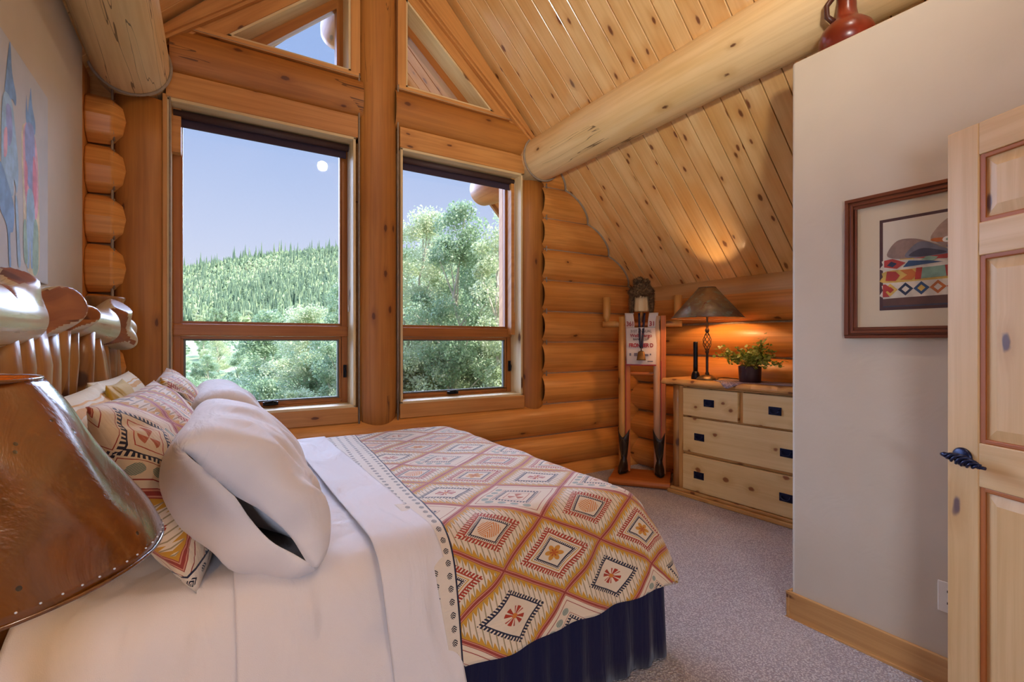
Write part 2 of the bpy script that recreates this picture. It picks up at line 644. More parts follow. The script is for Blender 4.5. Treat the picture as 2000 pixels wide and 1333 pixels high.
    def build(s, name, mats, parent=None, bevel=0.0, seg=2, weld=True, matrix=None, recalc=True, world=False):
        me = bpy.data.meshes.new(name)
        me.from_pydata(s.v, [], s.f)
        if not isinstance(mats, (list, tuple)):
            mats = [mats]
        for m in mats:
            me.materials.append(m)
        uvl = me.uv_layers.new(name='UVMap')
        uvl.data.foreach_set('uv', np.array(s.uv, dtype=np.float32).ravel())
        me.polygons.foreach_set('material_index', s.mi)
        me.polygons.foreach_set('use_smooth', s.sm)
        if weld or recalc:
            bm = bmesh.new()
            bm.from_mesh(me)
            if weld:
                bmesh.ops.remove_doubles(bm, verts=bm.verts, dist=1e-5)
            if recalc:
                bmesh.ops.recalc_face_normals(bm, faces=bm.faces)
            bm.to_mesh(me)
            bm.free()
        me.update()
        o = bpy.data.objects.new(name, me)
        col.objects.link(o)
        if matrix is not None:
            o.matrix_world = matrix
        if parent is not None:
            o.parent = parent
            if world:
                pm = Matrix.Translation(parent.location) @ parent.rotation_euler.to_matrix().to_4x4()
                o.matrix_parent_inverse = pm.inverted()
        if bevel:
            b = o.modifiers.new('bevel', 'BEVEL')
            b.width = bevel
            b.segments = seg
            b.limit_method = 'ANGLE'
            b.angle_limit = math.radians(35)
            b.harden_normals = False
        return o


def tag(o, label=None, cat=None, group=None, kind=None):
    if label:
        o['label'] = label
    if cat:
        o['category'] = cat
    if group:
        o['group'] = group
    if kind:
        o['kind'] = kind
    return o


def empty(name, loc=(0, 0, 0), rz=0.0):
    o = bpy.data.objects.new(name, None)
    o.empty_display_size = 0.1
    col.objects.link(o)
    o.location = loc
    o.rotation_euler = (0, 0, rz)
    return o


def st(o):
    o['kind'] = 'structure'
    return o


def copy_tree(o, parent=None):
    c = o.copy()
    col.objects.link(c)
    c.parent = parent
    for ch in list(o.children):
        copy_tree(ch, c)
    return c


def lerp(a, b, t): return a + (b - a) * t


def interp(x, xs, ys):
    return float(np.interp(x, xs, ys))

# ================================================================== THE ROOM
WY = 3.85          # inner plane of the window wall
RX = 3.98          # chink line of the right log wall
LX = -0.60         # left plaster wall
RIDX, RIDZ, SL = 1.147, 4.82, 1.046
BACK = -3.2


def ceil_z(x): return RIDZ - abs(x - RIDX) * SL


# floor -------------------------------------------------------------
b = MB()
b.box((-0.9, BACK - 0.2, -0.12), (4.3, 4.1, 0.0))
st(b.build('floor', M['carpet'], weld=False))

# ceiling boards ------------------------------------------------------
b = MB()
BW = 0.1375
ang = math.atan(SL)
for side in (1, -1):
    length = 4.1 if side == 1 else 2.75
    n = int((5.05 - BACK) / BW)
    for k in range(n + 1):
        y1 = 5.05 - k * BW
        y0 = y1 - BW + 0.0075
        # local: x down the slope, y along the ridge, z up from the ceiling plane
        dn = Vector((side * math.cos(ang), 0, -math.sin(ang)))
        up = Vector((side * math.sin(ang), 0, math.cos(ang)))
        mt = Matrix(((dn.x, 0, up.x, RIDX), (dn.y, 1, up.y, 0), (dn.z, 0, up.z, RIDZ), (0, 0, 0, 1)))
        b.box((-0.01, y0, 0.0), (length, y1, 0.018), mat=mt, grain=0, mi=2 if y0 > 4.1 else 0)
    b.box((-0.03, BACK - 0.2, 0.019), (length, 5.05, 0.06), mat=mt, grain=0, mi=1)
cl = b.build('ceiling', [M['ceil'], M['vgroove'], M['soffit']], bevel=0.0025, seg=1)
st(cl)
# fascia boards at the rake, outside
b = MB()
for side in (1, -1):
    dn = Vector((side * math.cos(ang), 0, -math.sin(ang)))
    up = Vector((side * math.sin(ang), 0, math.cos(ang)))
    mt = Matrix(((dn.x, 0, up.x, RIDX), (dn.y, 1, up.y, 0), (dn.z, 0, up.z, RIDZ), (0, 0, 0, 1)))
    b.box((-0.02, 5.052, -0.04), (4.1, 5.09, 0.16), mat=mt, grain=0)
st(b.build('trim_1', M['outside']))

# window wall: solid infill round the openings -------------------------
OP = {'l': (-0.22, 0.963), 'r': (1.327, 2.503)}
Z0, Z1, Z2 = 0.83, 2.91, 3.41
TRIX = 0.219       # from the ridge line to the upright edge of the triangular lights
TR_TOP, TR_OUT = 4.138, 1.045    # upright corner height, outer corner distance
b = MB()
YI, YO = 3.93, 4.16
def wb(x0, x1, z0, z1):
    b.box((x0, YI, z0), (x1, YO, z1), grain=0)
wb(-0.9, OP['l'][0], -0.1, 2.7)
b.box((OP['l'][0], YI, -0.1), (OP['l'][1], YO, Z0))
wb(OP['l'][1], OP['r'][0], -0.1, 4.2)
b.box((OP['r'][0], YI, -0.1), (OP['r'][1], YO, Z0))
wb(OP['r'][1], 4.3, -0.1, 1.5)
wb(-0.3, 2.6, Z1, Z2)
for side in (1, -1):
    def sx(d): return RIDX + side * d
    poly = [(sx(TRIX), TR_TOP), (sx(TR_OUT), Z2), (sx(1.34), Z2), (sx(-0.02), RIDZ + 0.01), (sx(-0.02), TR_TOP)]
    b.prism(poly, 1, YI, YO)
    xe = 3.2 if side == 1 else 2.05
    poly = [(sx(1.30), 1.4), (sx(1.30), RIDZ - 1.3 * SL + .01), (sx(xe), RIDZ - xe * SL), (sx(xe), 1.4)] if side == 1 else \
           [(sx(1.30), 2.6), (sx(1.30), RIDZ - 1.3 * SL + .01), (sx(xe), RIDZ - xe * SL), (sx(xe), 2.6)]
    b.prism(poly, 1, YI, YO)
st(b.build('wall_window', M['trim'], weld=False))

# horizontal logs right of the windows and under them ------------------
CH = [0.12 + 0.3025 * k for k in range(0, 11)]     # chink heights


def wall_logs(name, horiz, fixed, spans, zs, r, back, matl, seed=0, facing=-1):
    b = MB()
    for k, (z, (a0, a1)) in enumerate(zip(zs, spans)):
        n = max(3, int((a1 - a0) / 0.25))
        pts = []
        for i in range(n + 1):
            a = lerp(a0, a1, i / n)
            pts.append((a, fixed + back, z) if horiz == 'x' else (fixed + back, a, z))
        b.tube(pts, r, 28, wob=0.035, seed=seed + k * 3.3)
    return b.build(name, matl)


zs, spans = [], []
for k in range(len(CH) - 1):
    zc = (CH[k] + CH[k + 1]) / 2
    if zc < 0.62:
        x0 = -0.6
    else:
        x0 = 2.72
    xe = min(4.1, RIDX + (RIDZ - (zc - 0.16)) / SL + 0.25)
    if zc - 0.15 > 3.0:
        continue
    zs.append(zc)
    spans.append((x0, xe))
zs.insert(0, -0.03)
spans.insert(0, (-0.6, 4.1))
b = MB()
for k, (z, (a0, a1)) in enumerate(zip(zs, spans)):
    n = max(4, int((a1 - a0) / 0.2))
    # logs stop at the sloping ceiling: each log is cut back to stay under the boards
    rows = []
    seg = 30
    for i in range(n + 1):
        row = []
        for j in range(seg + 1):
            a = PI * (0.5 + j / seg) + 0.0           # the half that faces the room
            dz = math.sin(a) * 0.172
            dy = math.cos(a) * 0.172 * 1.0
            zz = z + dz
            lim = min(a1, RIDX + (RIDZ - zz) / SL + 0.01)
            x = lerp(a0, lim, i / n)
            w = 1 + 0.03 * mnoise.noise(Vector((x * 1.5, k * 3.1, a)))
            row.append((x, WY + 0.085 + dy * w, z + dz * w))
        rows.append(row)
    ou, ov = rnd.random() * 20, rnd.random() * 20
    b.grid(rows, lambda i_, j_, ou=ou, ov=ov, a0=a0, a1=a1, n=n: (lerp(a0, a1, i_ / n) + ou, j_ / 30 * .54 + ov), 0, True)
wl = st(b.build('wall_window_logs', M['log']))
wl.name = 'wall_north'

# right wall logs ------------------------------------------------------
b = MB()
b.box((RX + 0.05, 1.15, -0.1), (RX + 0.22, 4.16, 1.80), grain=1)
RZ = [0.0, 0.29, 0.59, 0.90, 1.20, 1.50]
for k in range(5):
    zc = (RZ[k] + RZ[k + 1]) / 2
    rows = []
    for i in range(17):
        y = lerp(1.15, 3.96, i / 16)
        row = []
        for j in range(31):
            a = PI * (0.5 + j / 30)
            w = 1 + 0.035 * mnoise.noise(Vector((y * 1.5, k * 2.7 + 9, a)))
            row.append((RX + 0.085 + math.cos(a) * 0.172 * w, y, zc + math.sin(a) * 0.165 * w))
        rows.append(row)
    ou, ov = rnd.random() * 20, rnd.random() * 20
    b.grid(rows, lambda i_, j_, ou=ou, ov=ov: (i_ / 16 * 2.8 + ou, j_ / 30 * .54 + ov), 0, True, flip=True)
# big top log with a flat planed band
rows = []
prof = [(0.10, 1.49), (0.03, 1.50), (-0.03, 1.53), (-0.065, 1.575), (-0.08, 1.63), (-0.078, 1.68), (-0.065, 1.725), (-0.052, 1.755), (-0.05, 1.80), (-0.05, 1.90), (0.1, 1.90)]
for i in range(17):
    y = lerp(1.15, 3.96, i / 16)
    rows.append([(RX + px_ + 0.008 * mnoise.noise(Vector((y, pz_ * 3, 0))), y, pz_) for px_, pz_ in prof])
b.grid([r_[:8] for r_ in rows], lambda i_, j_: (i_ / 16 * 2.8 + 3, j_ * .05 + 5), 0, True, flip=True)
b.grid([r_[7:] for r_ in rows], lambda i_, j_: (i_ / 16 * 2.8 + 6, j_ * .05 + 5), 1, True, flip=True)
st(b.build('wall_right', [M['log'], M['plate']]))

# grey chinking between the logs ---------------------------------------
b = MB()
for k in range(1, len(CH)):
    z = CH[k]
    if z > 3.05:
        continue
    x0 = -0.2 if z < 0.5 else 2.74
    xe = RIDX + (RIDZ - z) / SL - 0.02
    b.tube([(x0, WY + 0.005, z), (min(xe, RX - 0.02), WY + 0.005, z)], 0.011, 8)
for z in RZ[1:]:
    b.tube([(RX + 0.005, 1.2, z), (RX + 0.005, WY, z)], 0.011, 8)
# scalloped line where the log ends meet the ceiling
pts = []
for i in range(90):
    z = lerp(1.87, 3.15, i / 89)
    kk = min(range(len(zs)), key=lambda q: abs(zs[q] - z))
    dz = z - zs[kk]
    yy = WY + 0.085 - math.sqrt(max(0.172 ** 2 - dz * dz, 0.0)) - 0.006
    pts.append((RIDX + (RIDZ - z) / SL - 0.006, yy, z))
b.tube(pts, 0.010, 8)
st(b.build('trim_2', M['chink']))

# flat trims and sills round the windows --------------------------------
b = MB()
for key, n_ in (('l', 0), ('r', 1)):
    x0, x1 = OP[key]
    # reveal boards (sides, head, sill)
    b.box((x0 - .004, WY - 0.03, Z0), (x0 + 0.016, 4.10, Z1), mi=1)
    b.box((x1 - 0.016, WY - 0.03, Z0), (x1 + .004, 4.10, Z1), mi=1)
    b.box((x0 - .004, WY - 0.03, Z1 - 0.018), (x1 + .004, 4.10, Z1 + .004), mi=1)
    b.box((x0 - .004, WY - 0.03, Z0 - .004), (x1 + .004, 4.10, Z0 + 0.018), mi=1)
    # apron board under the sill, head board over the shade
    b.box((x0 - 0.01, WY - 0.035, 0.712), (x1 + 0.02, YI + .01, Z0 - 0.001), grain=0)
    b.box((x0 - 0.01, WY - 0.035, Z1 + 0.002), (x1 + 0.02, YI + .01, 3.078), grain=0)
b.box((OP['l'][0] - 0.028, WY - 0.03, 0.5), (OP['l'][0] - 0.003, 3.95, 2.93), grain=2)
st(b.build('trim_3', [M['trim'], M['reveal']], bevel=0.004))
# triangular light trims
b = MB()
for side in (1, -1):
    def sx(d): return RIDX + side * d
    def qd(p, q, y0, y1, mi):
        """board between two lines given as ((d,z),(d,z)) polygons"""
        poly = [(sx(d), z) for d, z in p + q[::-1]]
        if side == -1:
            poly = poly[::-1]
        b.prism(poly, 1, y0, y1, mi=mi, grain=(side * 1.0, 0, -0.9) if mi != 3 else (1, 0, 0))
    # sill board
    b.prism([(sx(0.16), 3.375), (sx(1.32), 3.375), (sx(1.20), Z2), (sx(0.16), Z2)][::side], 1, WY - 0.04, YI + .02, grain=(1, 0, 0))
    # upright
    b.prism([(sx(0.15), Z2), (sx(TRIX), Z2), (sx(TRIX), TR_TOP + .02), (sx(0.15), TR_TOP + .1)][::side], 1, WY - 0.04, YI + .02, grain=(0, 0, 1))
    # sloping inner board
    b.prism([(sx(TRIX), TR_TOP), (sx(TR_OUT), Z2), (sx(TR_OUT + .12), Z2), (sx(TRIX - .02), TR_TOP + 0.14)][::side], 1, WY - 0.04, YI + .02, grain=(side, 0, -.9))
    # pale reveals
    th = 0.016
    b.prism([(sx(TRIX), Z2 + .0), (sx(TR_OUT), Z2), (sx(TR_OUT - .02), Z2 + th), (sx(TRIX), Z2 + th)][::side], 1, WY - 0.03, 4.10, mi=1, grain=(1, 0, 0))
    b.prism([(sx(TRIX), Z2), (sx(TRIX + th), Z2), (sx(TRIX + th), TR_TOP - .01), (sx(TRIX), TR_TOP)][::side], 1, WY - 0.03, 4.10, mi=1, grain=(0, 0, 1))
    b.prism([(sx(TRIX), TR_TOP), (sx(TRIX), TR_TOP - .022), (sx(TR_OUT - .022), Z2), (sx(TR_OUT), Z2)][::side], 1, WY - 0.03, 4.10, mi=1, grain=(side, 0, -.9))
st(b.build('trim_4', [M['trim'], M['reveal']], weld=False))

# ------------------------------------------------------------------ windows
GY = 4.03


def crank(parent, x, z):
    b = MB()
    b.box((x - 0.05, GY - 0.055, z - 0.012), (x + 0.05, GY - 0.02, z + 0.012))
    b.tube([(x + 0.035, GY - 0.055, z + 0.008), (x + 0.01, GY - 0.075, z + 0.02), (x - 0.045, GY - 0.08, z + 0.012)], [0.009, 0.007, 0.009], 10)
    b.build('crank_handle', M['black'], parent, bevel=0.003)


def sash_lock(parent, x, z):
    b = MB()
    b.box((x - 0.012, GY - 0.045, z - 0.05), (x + 0.012, GY - 0.022, z + 0.05))
    b.tube([(x, GY - 0.045, z + 0.03), (x, GY - 0.065, z + 0.0), (x, GY - 0.06, z - 0.045)], [0.007, 0.008, 0.006], 8)
    b.build('sash_lock', M['black'], parent, bevel=0.003)


def window(num, key):
    x0, x1 = OP[key]
    x0 += 0.016
    x1 -= 0.016
    z0, z1 = Z0 + 0.018, Z1 - 0.018
    w = 0.045
    b = MB()
    for (a, c_) in (((x0, z0), (x0 + w, z1)), ((x1 - w, z0), (x1, z1))):
        b.box((a[0], GY - 0.03, a[1]), (c_[0], GY + 0.05, c_[1]), grain=2)
    b.box((x0 + w, GY - 0.03, z1 - w), (x1 - w, GY + 0.05, z1), grain=0)
    b.box((x0 + w, GY - 0.03, z0), (x1 - w, GY + 0.05, z0 + 0.012), grain=0)
    win = b.build('window_%d' % num, M['sash'], bevel=0.004)
    st(win)
    # transom bar
    b = MB()
    b.box((x0 - .001, GY - 0.045, 1.375), (x1 + .001, GY + 0.05, 1.458), grain=0)
    b.build('transom_bar', M['sash'], win, bevel=0.008)
    # upper glass beads
    b = MB()
    gx0, gx1 = x0 + w, x1 - w
    for (p, q) in (((gx0, 1.458), (gx1, 1.478)), ((gx0, z1 - w - .012), (gx1, z1 - w))):
        b.box((p[0], GY - 0.012, p[1]), (q[0], GY + 0.03, q[1]), grain=0)
    for (p, q) in (((gx0, 1.478), (gx0 + 0.012, z1 - w - .012)), ((gx1 - 0.012, 1.478), (gx1, z1 - w - .012))):
        b.box((p[0], GY - 0.012, p[1]), (q[0], GY + 0.03, q[1]), grain=2)
    b.build('glazing_bead', M['sash'], win)
    b = MB()
    b.box((gx0 + .006, GY + 0.008, 1.47), (gx1 - .006, GY + 0.013, z1 - w - .006))
    b.build('upper_pane', M['glass'], win)
    # lower awning sash
    b = MB()
    s = 0.028
    lz0, lz1 = z0 + 0.012, 1.374
    b.box((gx0, GY - 0.022, lz0), (gx1, GY + 0.03, lz0 + s), grain=0)
    b.box((gx0, GY - 0.022, lz1 - s + .008), (gx1, GY + 0.03, lz1), grain=0)
    b.box((gx0, GY - 0.022, lz0 + s), (gx0 + s * .6, GY + 0.03, lz1 - s + .008), grain=2)
    b.box((gx1 - s * .6, GY - 0.022, lz0 + s), (gx1, GY + 0.03, lz1 - s + .008), grain=2)
    sash = b.build('awning_sash', M['sash'], win, bevel=0.003)
    b = MB()
    gk = 0.012
    ax0, ax1, az0, az1 = gx0 + s * .6, gx1 - s * .6, lz0 + s, lz1 - s + .008
    b.box((ax0, GY - 0.006, az0), (ax1, GY + 0.02, az0 + gk))
    b.box((ax0, GY - 0.006, az1 - gk), (ax1, GY + 0.02, az1))
    b.box((ax0, GY - 0.006, az0 + gk), (ax0 + gk, GY + 0.02, az1 - gk))
    b.box((ax1 - gk, GY - 0.006, az0 + gk), (ax1, GY + 0.02, az1 - gk))
    b.build('gasket', M['gasket'], sash)
    b = MB()
    b.box((ax0 + .004, GY + 0.005, az0 + .004), (ax1 - .004, GY + 0.010, az1 - .004))
    b.build('lower_pane', M['glass'], sash)
    crank(win, (x0 + x1) / 2 + (0.02 if key == 'l' else -0.05), z0 + 0.03)
    sash_lock(win, x0 + 0.022, 1.08)
    sash_lock(win, x1 - 0.022, 1.10)
    # roller shade, pulled almost fully up
    sh = empty('roller_shade', (x0 + 0.02, GY - 0.085, z1 - 0.03))
    L = {'l': 'rolled-up dark roller shade at the top of the larger left window',
         'r': 'rolled-up dark roller shade at the top of the right window by the corner'}
    tag(sh, L[key], 'window shade', 'roller shades over the two big windows')
    b = MB()
    b.tube([(x0 + 0.008, GY - 0.085, z1 - 0.03), (x1 - 0.008, GY - 0.085, z1 - 0.03)], 0.026, 20)
    b.build('roller_tube', M['shade_tube'], sh, world=True)
    b = MB()
    b.box((x0 + 0.02, GY - 0.066, z1 - 0.095), (x1 - 0.02, GY - 0.064, z1 - 0.03))
    b.box((x0 + 0.02, GY - 0.071, z1 - 0.107), (x1 - 0.02, GY - 0.059, z1 - 0.09))
    b.build('shade_fabric', M['shade_fabric'], sh, world=True)
    b = MB()
    xx = x1 - 0.006
    b.tube([(xx, GY - 0.105, z1 - 0.02), (xx, GY - 0.105, 1.62), (xx, GY - 0.09, 1.605), (xx, GY - 0.07, 1.62), (xx, GY - 0.07, z1 - 0.02)], 0.0022, 6)
    b.tube([(xx, GY - 0.088, 1.62), (xx, GY - 0.088, 1.57)], 0.006, 8)
    b.build('pull_chain', M['whiteplastic'], sh, world=True)
    return win


window(1, 'l')
window(2, 'r')


def tri_window(num, side):
    def sx(d): return RIDX + side * d
    d0, d1, zt, zb = TRIX + 0.016, TR_OUT - 0.045, TR_TOP - 0.035, Z2 + 0.016
    f = 0.06
    sl = (zt - zb) / (d1 - d0)
    b = MB()
    b.prism([(sx(d0), zb), (sx(d1), zb), (sx(d1 - .03 / sl), zb + .03), (sx(d0), zb + .03)][::side], 1, GY - .03, GY + .05, grain=(1, 0, 0))
    b.prism([(sx(d0), zb + .03), (sx(d0 + f * .8), zb + .03), (sx(d0 + f * .8), zt - sl * f * .8), (sx(d0), zt)][::side], 1, GY - .03, GY + .05, grain=(0, 0, 1))
    b.prism([(sx(d0 + f * .8), zt - sl * f * .8), (sx(d0 + f * .8), zt - sl * f * .8 - 0.085), (sx(d1 - .03 / sl - .11), zb + .03), (sx(d1 - .03 / sl), zb + .03)][::side], 1, GY - .03, GY + .05, grain=(side, 0, -sl))
    w = b.build('window_%d' % num, M['sash'], weld=False)
    st(w)
    b = MB()
    b.prism([(sx(d0 + .02), zb + .015), (sx(d1 - .06), zb + .015), (sx(d0 + .02), zt - .06)][::side], 1, GY + .005, GY + .01)
    b.build('pane', M['glass'], w)


tri_window(3, -1)
tri_window(4, 1)

# ------------------------------------------------------------------ log posts and beams


def split_log(b, pts, r, ell, seg=28, wob=0.02, seed=0, mi=0):
    b.tube(pts, r, seg, wob=wob, seed=seed, ell=ell, mi=mi, up=(1, 0, 0))


b = MB()
zz = [-0.02 + k * 0.29 for k in range(11)]
split_log(b, [(-0.352, WY + 0.04, z) for z in zz], [0.145] * 11, 0.6, seed=2)
tag(b.build('log_post', M['log_post']), 'wide cracked log post in the left corner, from floor to left roof log', 'log post', 'upright log posts of the window wall')
b = MB()
zz = [0.612, 0.66, 0.72] + [0.8 + k * 0.3 for k in range(13)] + [4.66]
split_log(b, [(RIDX, WY + 0.02 + (0.04 if k == 0 else 0), z) for k, z in enumerate(zz)], [0.10, 0.125, 0.148] + [0.156 - 0.0006 * k for k in range(14)], 0.55, seed=5)
tag(b.build('log_post', M['log_post']), 'tall knotty log post standing between the two windows, up to the ridge', 'log post', 'upright log posts of the window wall')
b = MB()
zz = [0.60, 0.66, 0.74] + [0.9 + k * 0.28 for k in range(8)]
split_log(b, [(2.645, WY + 0.04 + (0.04 if k == 0 else 0), z) for k, z in enumerate(zz)], [0.05, 0.10, 0.135] + [0.137] * 8, 0.7, seed=8)
tag(b.build('log_post', M['log_post']), 'narrow cracked log post right of the windows, ending in a point above the low logs', 'log post', 'upright log posts of the window wall')

# header logs
for nm, xa, xb_, sd in (('left', -0.21, 1.02, 4), ('right', 1.28, 2.56, 7)):
    b = MB()
    rows = []
    for i in range(15):
        x = lerp(xa, xb_, i / 14)
        top = 3.382
        row = []
        for j in range(19):
            a = -PI / 2 - PI * j / 18
            # flattened log: bulging front, level bottom and top
            zc, hz, dy = 3.23, 0.154, 0.10
            w = 1 + 0.03 * mnoise.noise(Vector((x * 1.3, sd, a)))
            zq = zc + hz * math.sin(a) * w
            end = min(x - xa, xb_ - x)
            row.append((x, WY + 0.015 + dy * -abs(math.cos(a)) ** 0.75 * w + 0.02, min(zq, top)))
        rows.append(row)
    b.grid(rows, lambda i_, j_: (i_ * .085 + sd, j_ * .02 + sd), 0, True)
    b.box((xa, WY + 0.02, 3.08), (xb_, YI + 0.01, 3.375), grain=0)
    lab = {'left': 'horizontal header log above the larger left window, with one big dark knot',
           'right': 'horizontal header log above the right window, running to the right roof log'}[nm]
    tag(b.build('log_beam', M['log_post']), lab, 'log beam', 'header logs over the windows')

# sloping rafters against the end wall
for side, lab in ((1, 'sloping wood rafter along the ceiling edge right of the ridge, above the right window'),
                  (-1, 'sloping wood rafter along the ceiling edge left of the ridge, above the left window')):
    b = MB()
    def sx(d): return RIDX + side * d
    for y0, y1, off in ((WY - 0.03, YI + .01, 0.0), (WY - 0.075, WY - 0.03, 0.035), (WY - 0.10, WY - 0.075, 0.075)):
        # outer line = ceiling; inner line measured in the wall plane
        oz = lambda d: RIDZ - SL * d - 0.004 - off * 0.6
        iz = lambda d: 4.405 - 0.85 * d + off * 0.6
        dA, dB = 0.10, 1.62
        # intersection of the two lines marks the lower tip
        dt = (RIDZ - 0.004 - 4.405 - off * 1.2) / (SL - 0.85)
        dB = min(dB, dt - 0.02)
        poly = [(sx(dA), oz(dA)), (sx(dB), oz(dB)), (sx(dB), iz(dB)), (sx(dA), iz(dA))]
        b.prism(poly[::side], 1, y0, y1, grain=(side, 0, -0.95))
    tag(b.build('log_rafter', M['trim'], bevel=0.018, seg=3), lab, 'rafter', 'rafters at the window wall')

# log purlins under the two roof slopes and the ridge log outside
b = MB()
ys = [BACK, -2, -1, 0, 0.7, 1.4, 2.1, 2.8, 3.3, 3.62, 3.70, 4.2, 4.75, 4.95, 5.02]
b.tube([(2.69, y, 3.07) for y in ys[:12]], [.19] * 5 + [.192, .194, .197, .2, .2, .2, .195], 40, wob=0.02, seed=1.5, caps=False)
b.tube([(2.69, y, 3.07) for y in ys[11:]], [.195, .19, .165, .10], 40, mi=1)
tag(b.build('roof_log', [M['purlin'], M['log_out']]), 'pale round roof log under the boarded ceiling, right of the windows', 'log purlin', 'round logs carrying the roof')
b = MB()
b.tube([(-0.405, y, 3.06) for y in ys[:12]], [.185] * 5 + [.187, .19, .193, .197, .2, .2, .195], 40, wob=0.03, seed=6.5, caps=False)
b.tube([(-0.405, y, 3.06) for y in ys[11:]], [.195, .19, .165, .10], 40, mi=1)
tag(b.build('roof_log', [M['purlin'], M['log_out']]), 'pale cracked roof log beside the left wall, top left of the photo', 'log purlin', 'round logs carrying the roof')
b = MB()
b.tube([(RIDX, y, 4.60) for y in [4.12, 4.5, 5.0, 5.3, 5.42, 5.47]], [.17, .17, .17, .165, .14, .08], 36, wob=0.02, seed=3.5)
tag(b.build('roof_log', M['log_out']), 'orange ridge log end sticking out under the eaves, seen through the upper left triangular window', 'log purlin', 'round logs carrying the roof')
# grey caulk rings round posts and beams
b = MB()
for x, za, zb in ((-0.497, 0.0, 2.88), (-0.208, 0.7, 3.0), (0.992, 0.7, 4.3), (1.302, 0.7, 4.3), (2.505, 3.0, 3.3), (2.783, 0.74, 2.9)):
    b.tube([(x, WY - 0.028, za), (x, WY - 0.028, zb)], 0.007, 8)
for cx, cz in ((-0.405, 3.06), (2.69, 3.07)):
    b.tube([(cx + 0.207 * math.cos(a), WY - 0.088, cz + 0.207 * math.sin(a)) for a in np.linspace(0.0 + (PI * .75 if cx > 0 else -PI * .9), (PI * 1.9 if cx > 0 else PI * .3), 30)], 0.009, 8)
for (xa, xb_) in ((-0.2, 1.0), (1.3, 2.5)):
    b.tube([(xa, WY - 0.035, 3.383), (xb_, WY - 0.035, 3.383)], 0.006, 8)
st(b.build('trim_5', M['chink']))

# stub logs of the left wall, seen between the plaster and the corner post
b = MB()
for k in range(9):
    z = 0.271 + k * 0.3025
    b.tube([(-0.62, WY - 0.0, z), (-0.505, WY - 0.0, z), (-0.485, WY + 0.02, z)], [0.150, 0.146, 0.12], 8, mi=0, ell=0.72, up=(0, 0, 1), smooth=False)
st(b.build('trim_6', M['log'], bevel=0.02, seg=3))
b = MB()
b.box((-0.9, 3.3, -0.1), (-0.62, 4.1, 3.1), grain=2)
st(b.build('trim_7', M['log']))
# grey caulk round every stub
b = MB()
for k in range(9):
    z = 0.271 + k * 0.3025
    b.tube([(-0.489, WY + 0.090 * math.cos(a), z + 0.128 * math.sin(a)) for a in (PI * .6, PI * .75, PI, PI * 1.25, PI * 1.4)], 0.007, 6)
st(b.build('trim_8', M['chink']))

# ------------------------------------------------------------------ plaster walls
b = MB()
b.box((LX - 0.2, BACK, -0.1), (LX, 3.63, 3.05), grain=1)
st(b.build('wall_left', M['wall'], bevel=0.03, seg=4))
b = MB()
b.box((2.405, BACK, -0.01), (2.54, 1.285, 2.69))
b.box((2.54, 1.16, -0.01), (3.97, 1.285, 1.80))
b.prism([(2.54, 1.79), (3.97, 1.79), (3.183, 2.69), (2.54, 2.69)], 1, 1.16, 1.285)
b.box((2.54, BACK, 2.60), (3.18, 1.16, 2.69))
st(b.build('wall_closet', M['wall'], bevel=0.016, seg=3)).name = 'wall_right_plaster'
b = MB()
b.box((-0.9, BACK - 0.15, -0.1), (4.3, BACK, 2.75))
b.prism([(-0.9, 2.7), (4.3, 2.7), (4.3, ceil_z(3.2)), (RIDX, RIDZ), (-0.9, ceil_z(-0.9))], 1, BACK - 0.15, BACK)
st(b.build('wall_back', M['wall'], weld=False))
b = MB()
b.box((RX, BACK, -0.1), (RX + 0.2, 1.15, 1.9))
st(b.build('wall_right_back', M['wall'])).name = 'wall_south_east'
b = MB()
b.box((2.388, BACK, 0), (2.405, 1.302, 0.125), grain=1)
b.box((2.388, 1.285, 0), (2.9, 1.302, 0.125), grain=0)
st(b.build('baseboard_right', M['base'], bevel=0.004))

# ================================================================== THE BED
BX0, BX1 = -0.40, 1.66
BY0, BY1 = 1.44, 3.44
BZ = 0.69
bed = empty('log_bed', (0.6, 2.44, 0))
tag(bed, 'king bed with a rustic peeled-log headboard and a dark navy bed skirt', 'bed')

b = MB()
b.box((BX0 + .02, BY0 + .05, 0.10), (BX1 - .03, BY1 - .05, 0.40))
b.build('box_spring', M['blackmat'], bed, world=True)
b = MB()
b.box((BX0 + .005, BY0 + .035, 0.40), (BX1 - .02, BY1 - .035, 0.655))
b.build('mattress', M['white'], bed, bevel=0.07, seg=5, world=True)
# headboard
HX = -0.475
for y, lab in ((1.42, None), (3.47, None)):
    b = MB()
    zz = [0.0, 0.3, 0.7, 1.1, 1.35, 1.48, 1.54, 1.575, 1.585]
    rr = [.072, .066, .062, .058, .057, .062, .074, .088, .086]
    b.tube([(HX + 0.02 * math.sin(z * 3) + .01, y + 0.01 * math.cos(z * 4), z) for z in zz], rr, 24, wob=0.10, seed=y, capmi=1)
    b.build('post', [M['bedlog'], M['bedcut']], bed, world=True)
b = MB()
b = MB()
stubs = [  # y, angle, height, spread y, spread angle, cut plane normal, cut distance from the axis
    (1.93, 75, .075, .070, .50, (.45, -.25, .86), .125), (2.20, 28, .085, .100, .75, (.80, -.48, .30), .108), (2.50, 12, .060, .090, .55, (.80, -.55, .05), .100),
    (3.24, 62, .095, .110, .60, (.62, -.20, .76), .140), (3.30, -35, .06, .06, .6, (.7, -.6, -.3), .125), (3.43, 10, .05, .05, .8, (.6, .3, -.1), .13), (2.85, 190, .05, .1, .7, (-1, 0, .2), .13)]
rows = []
cut = []
NR, NA = 260, 72
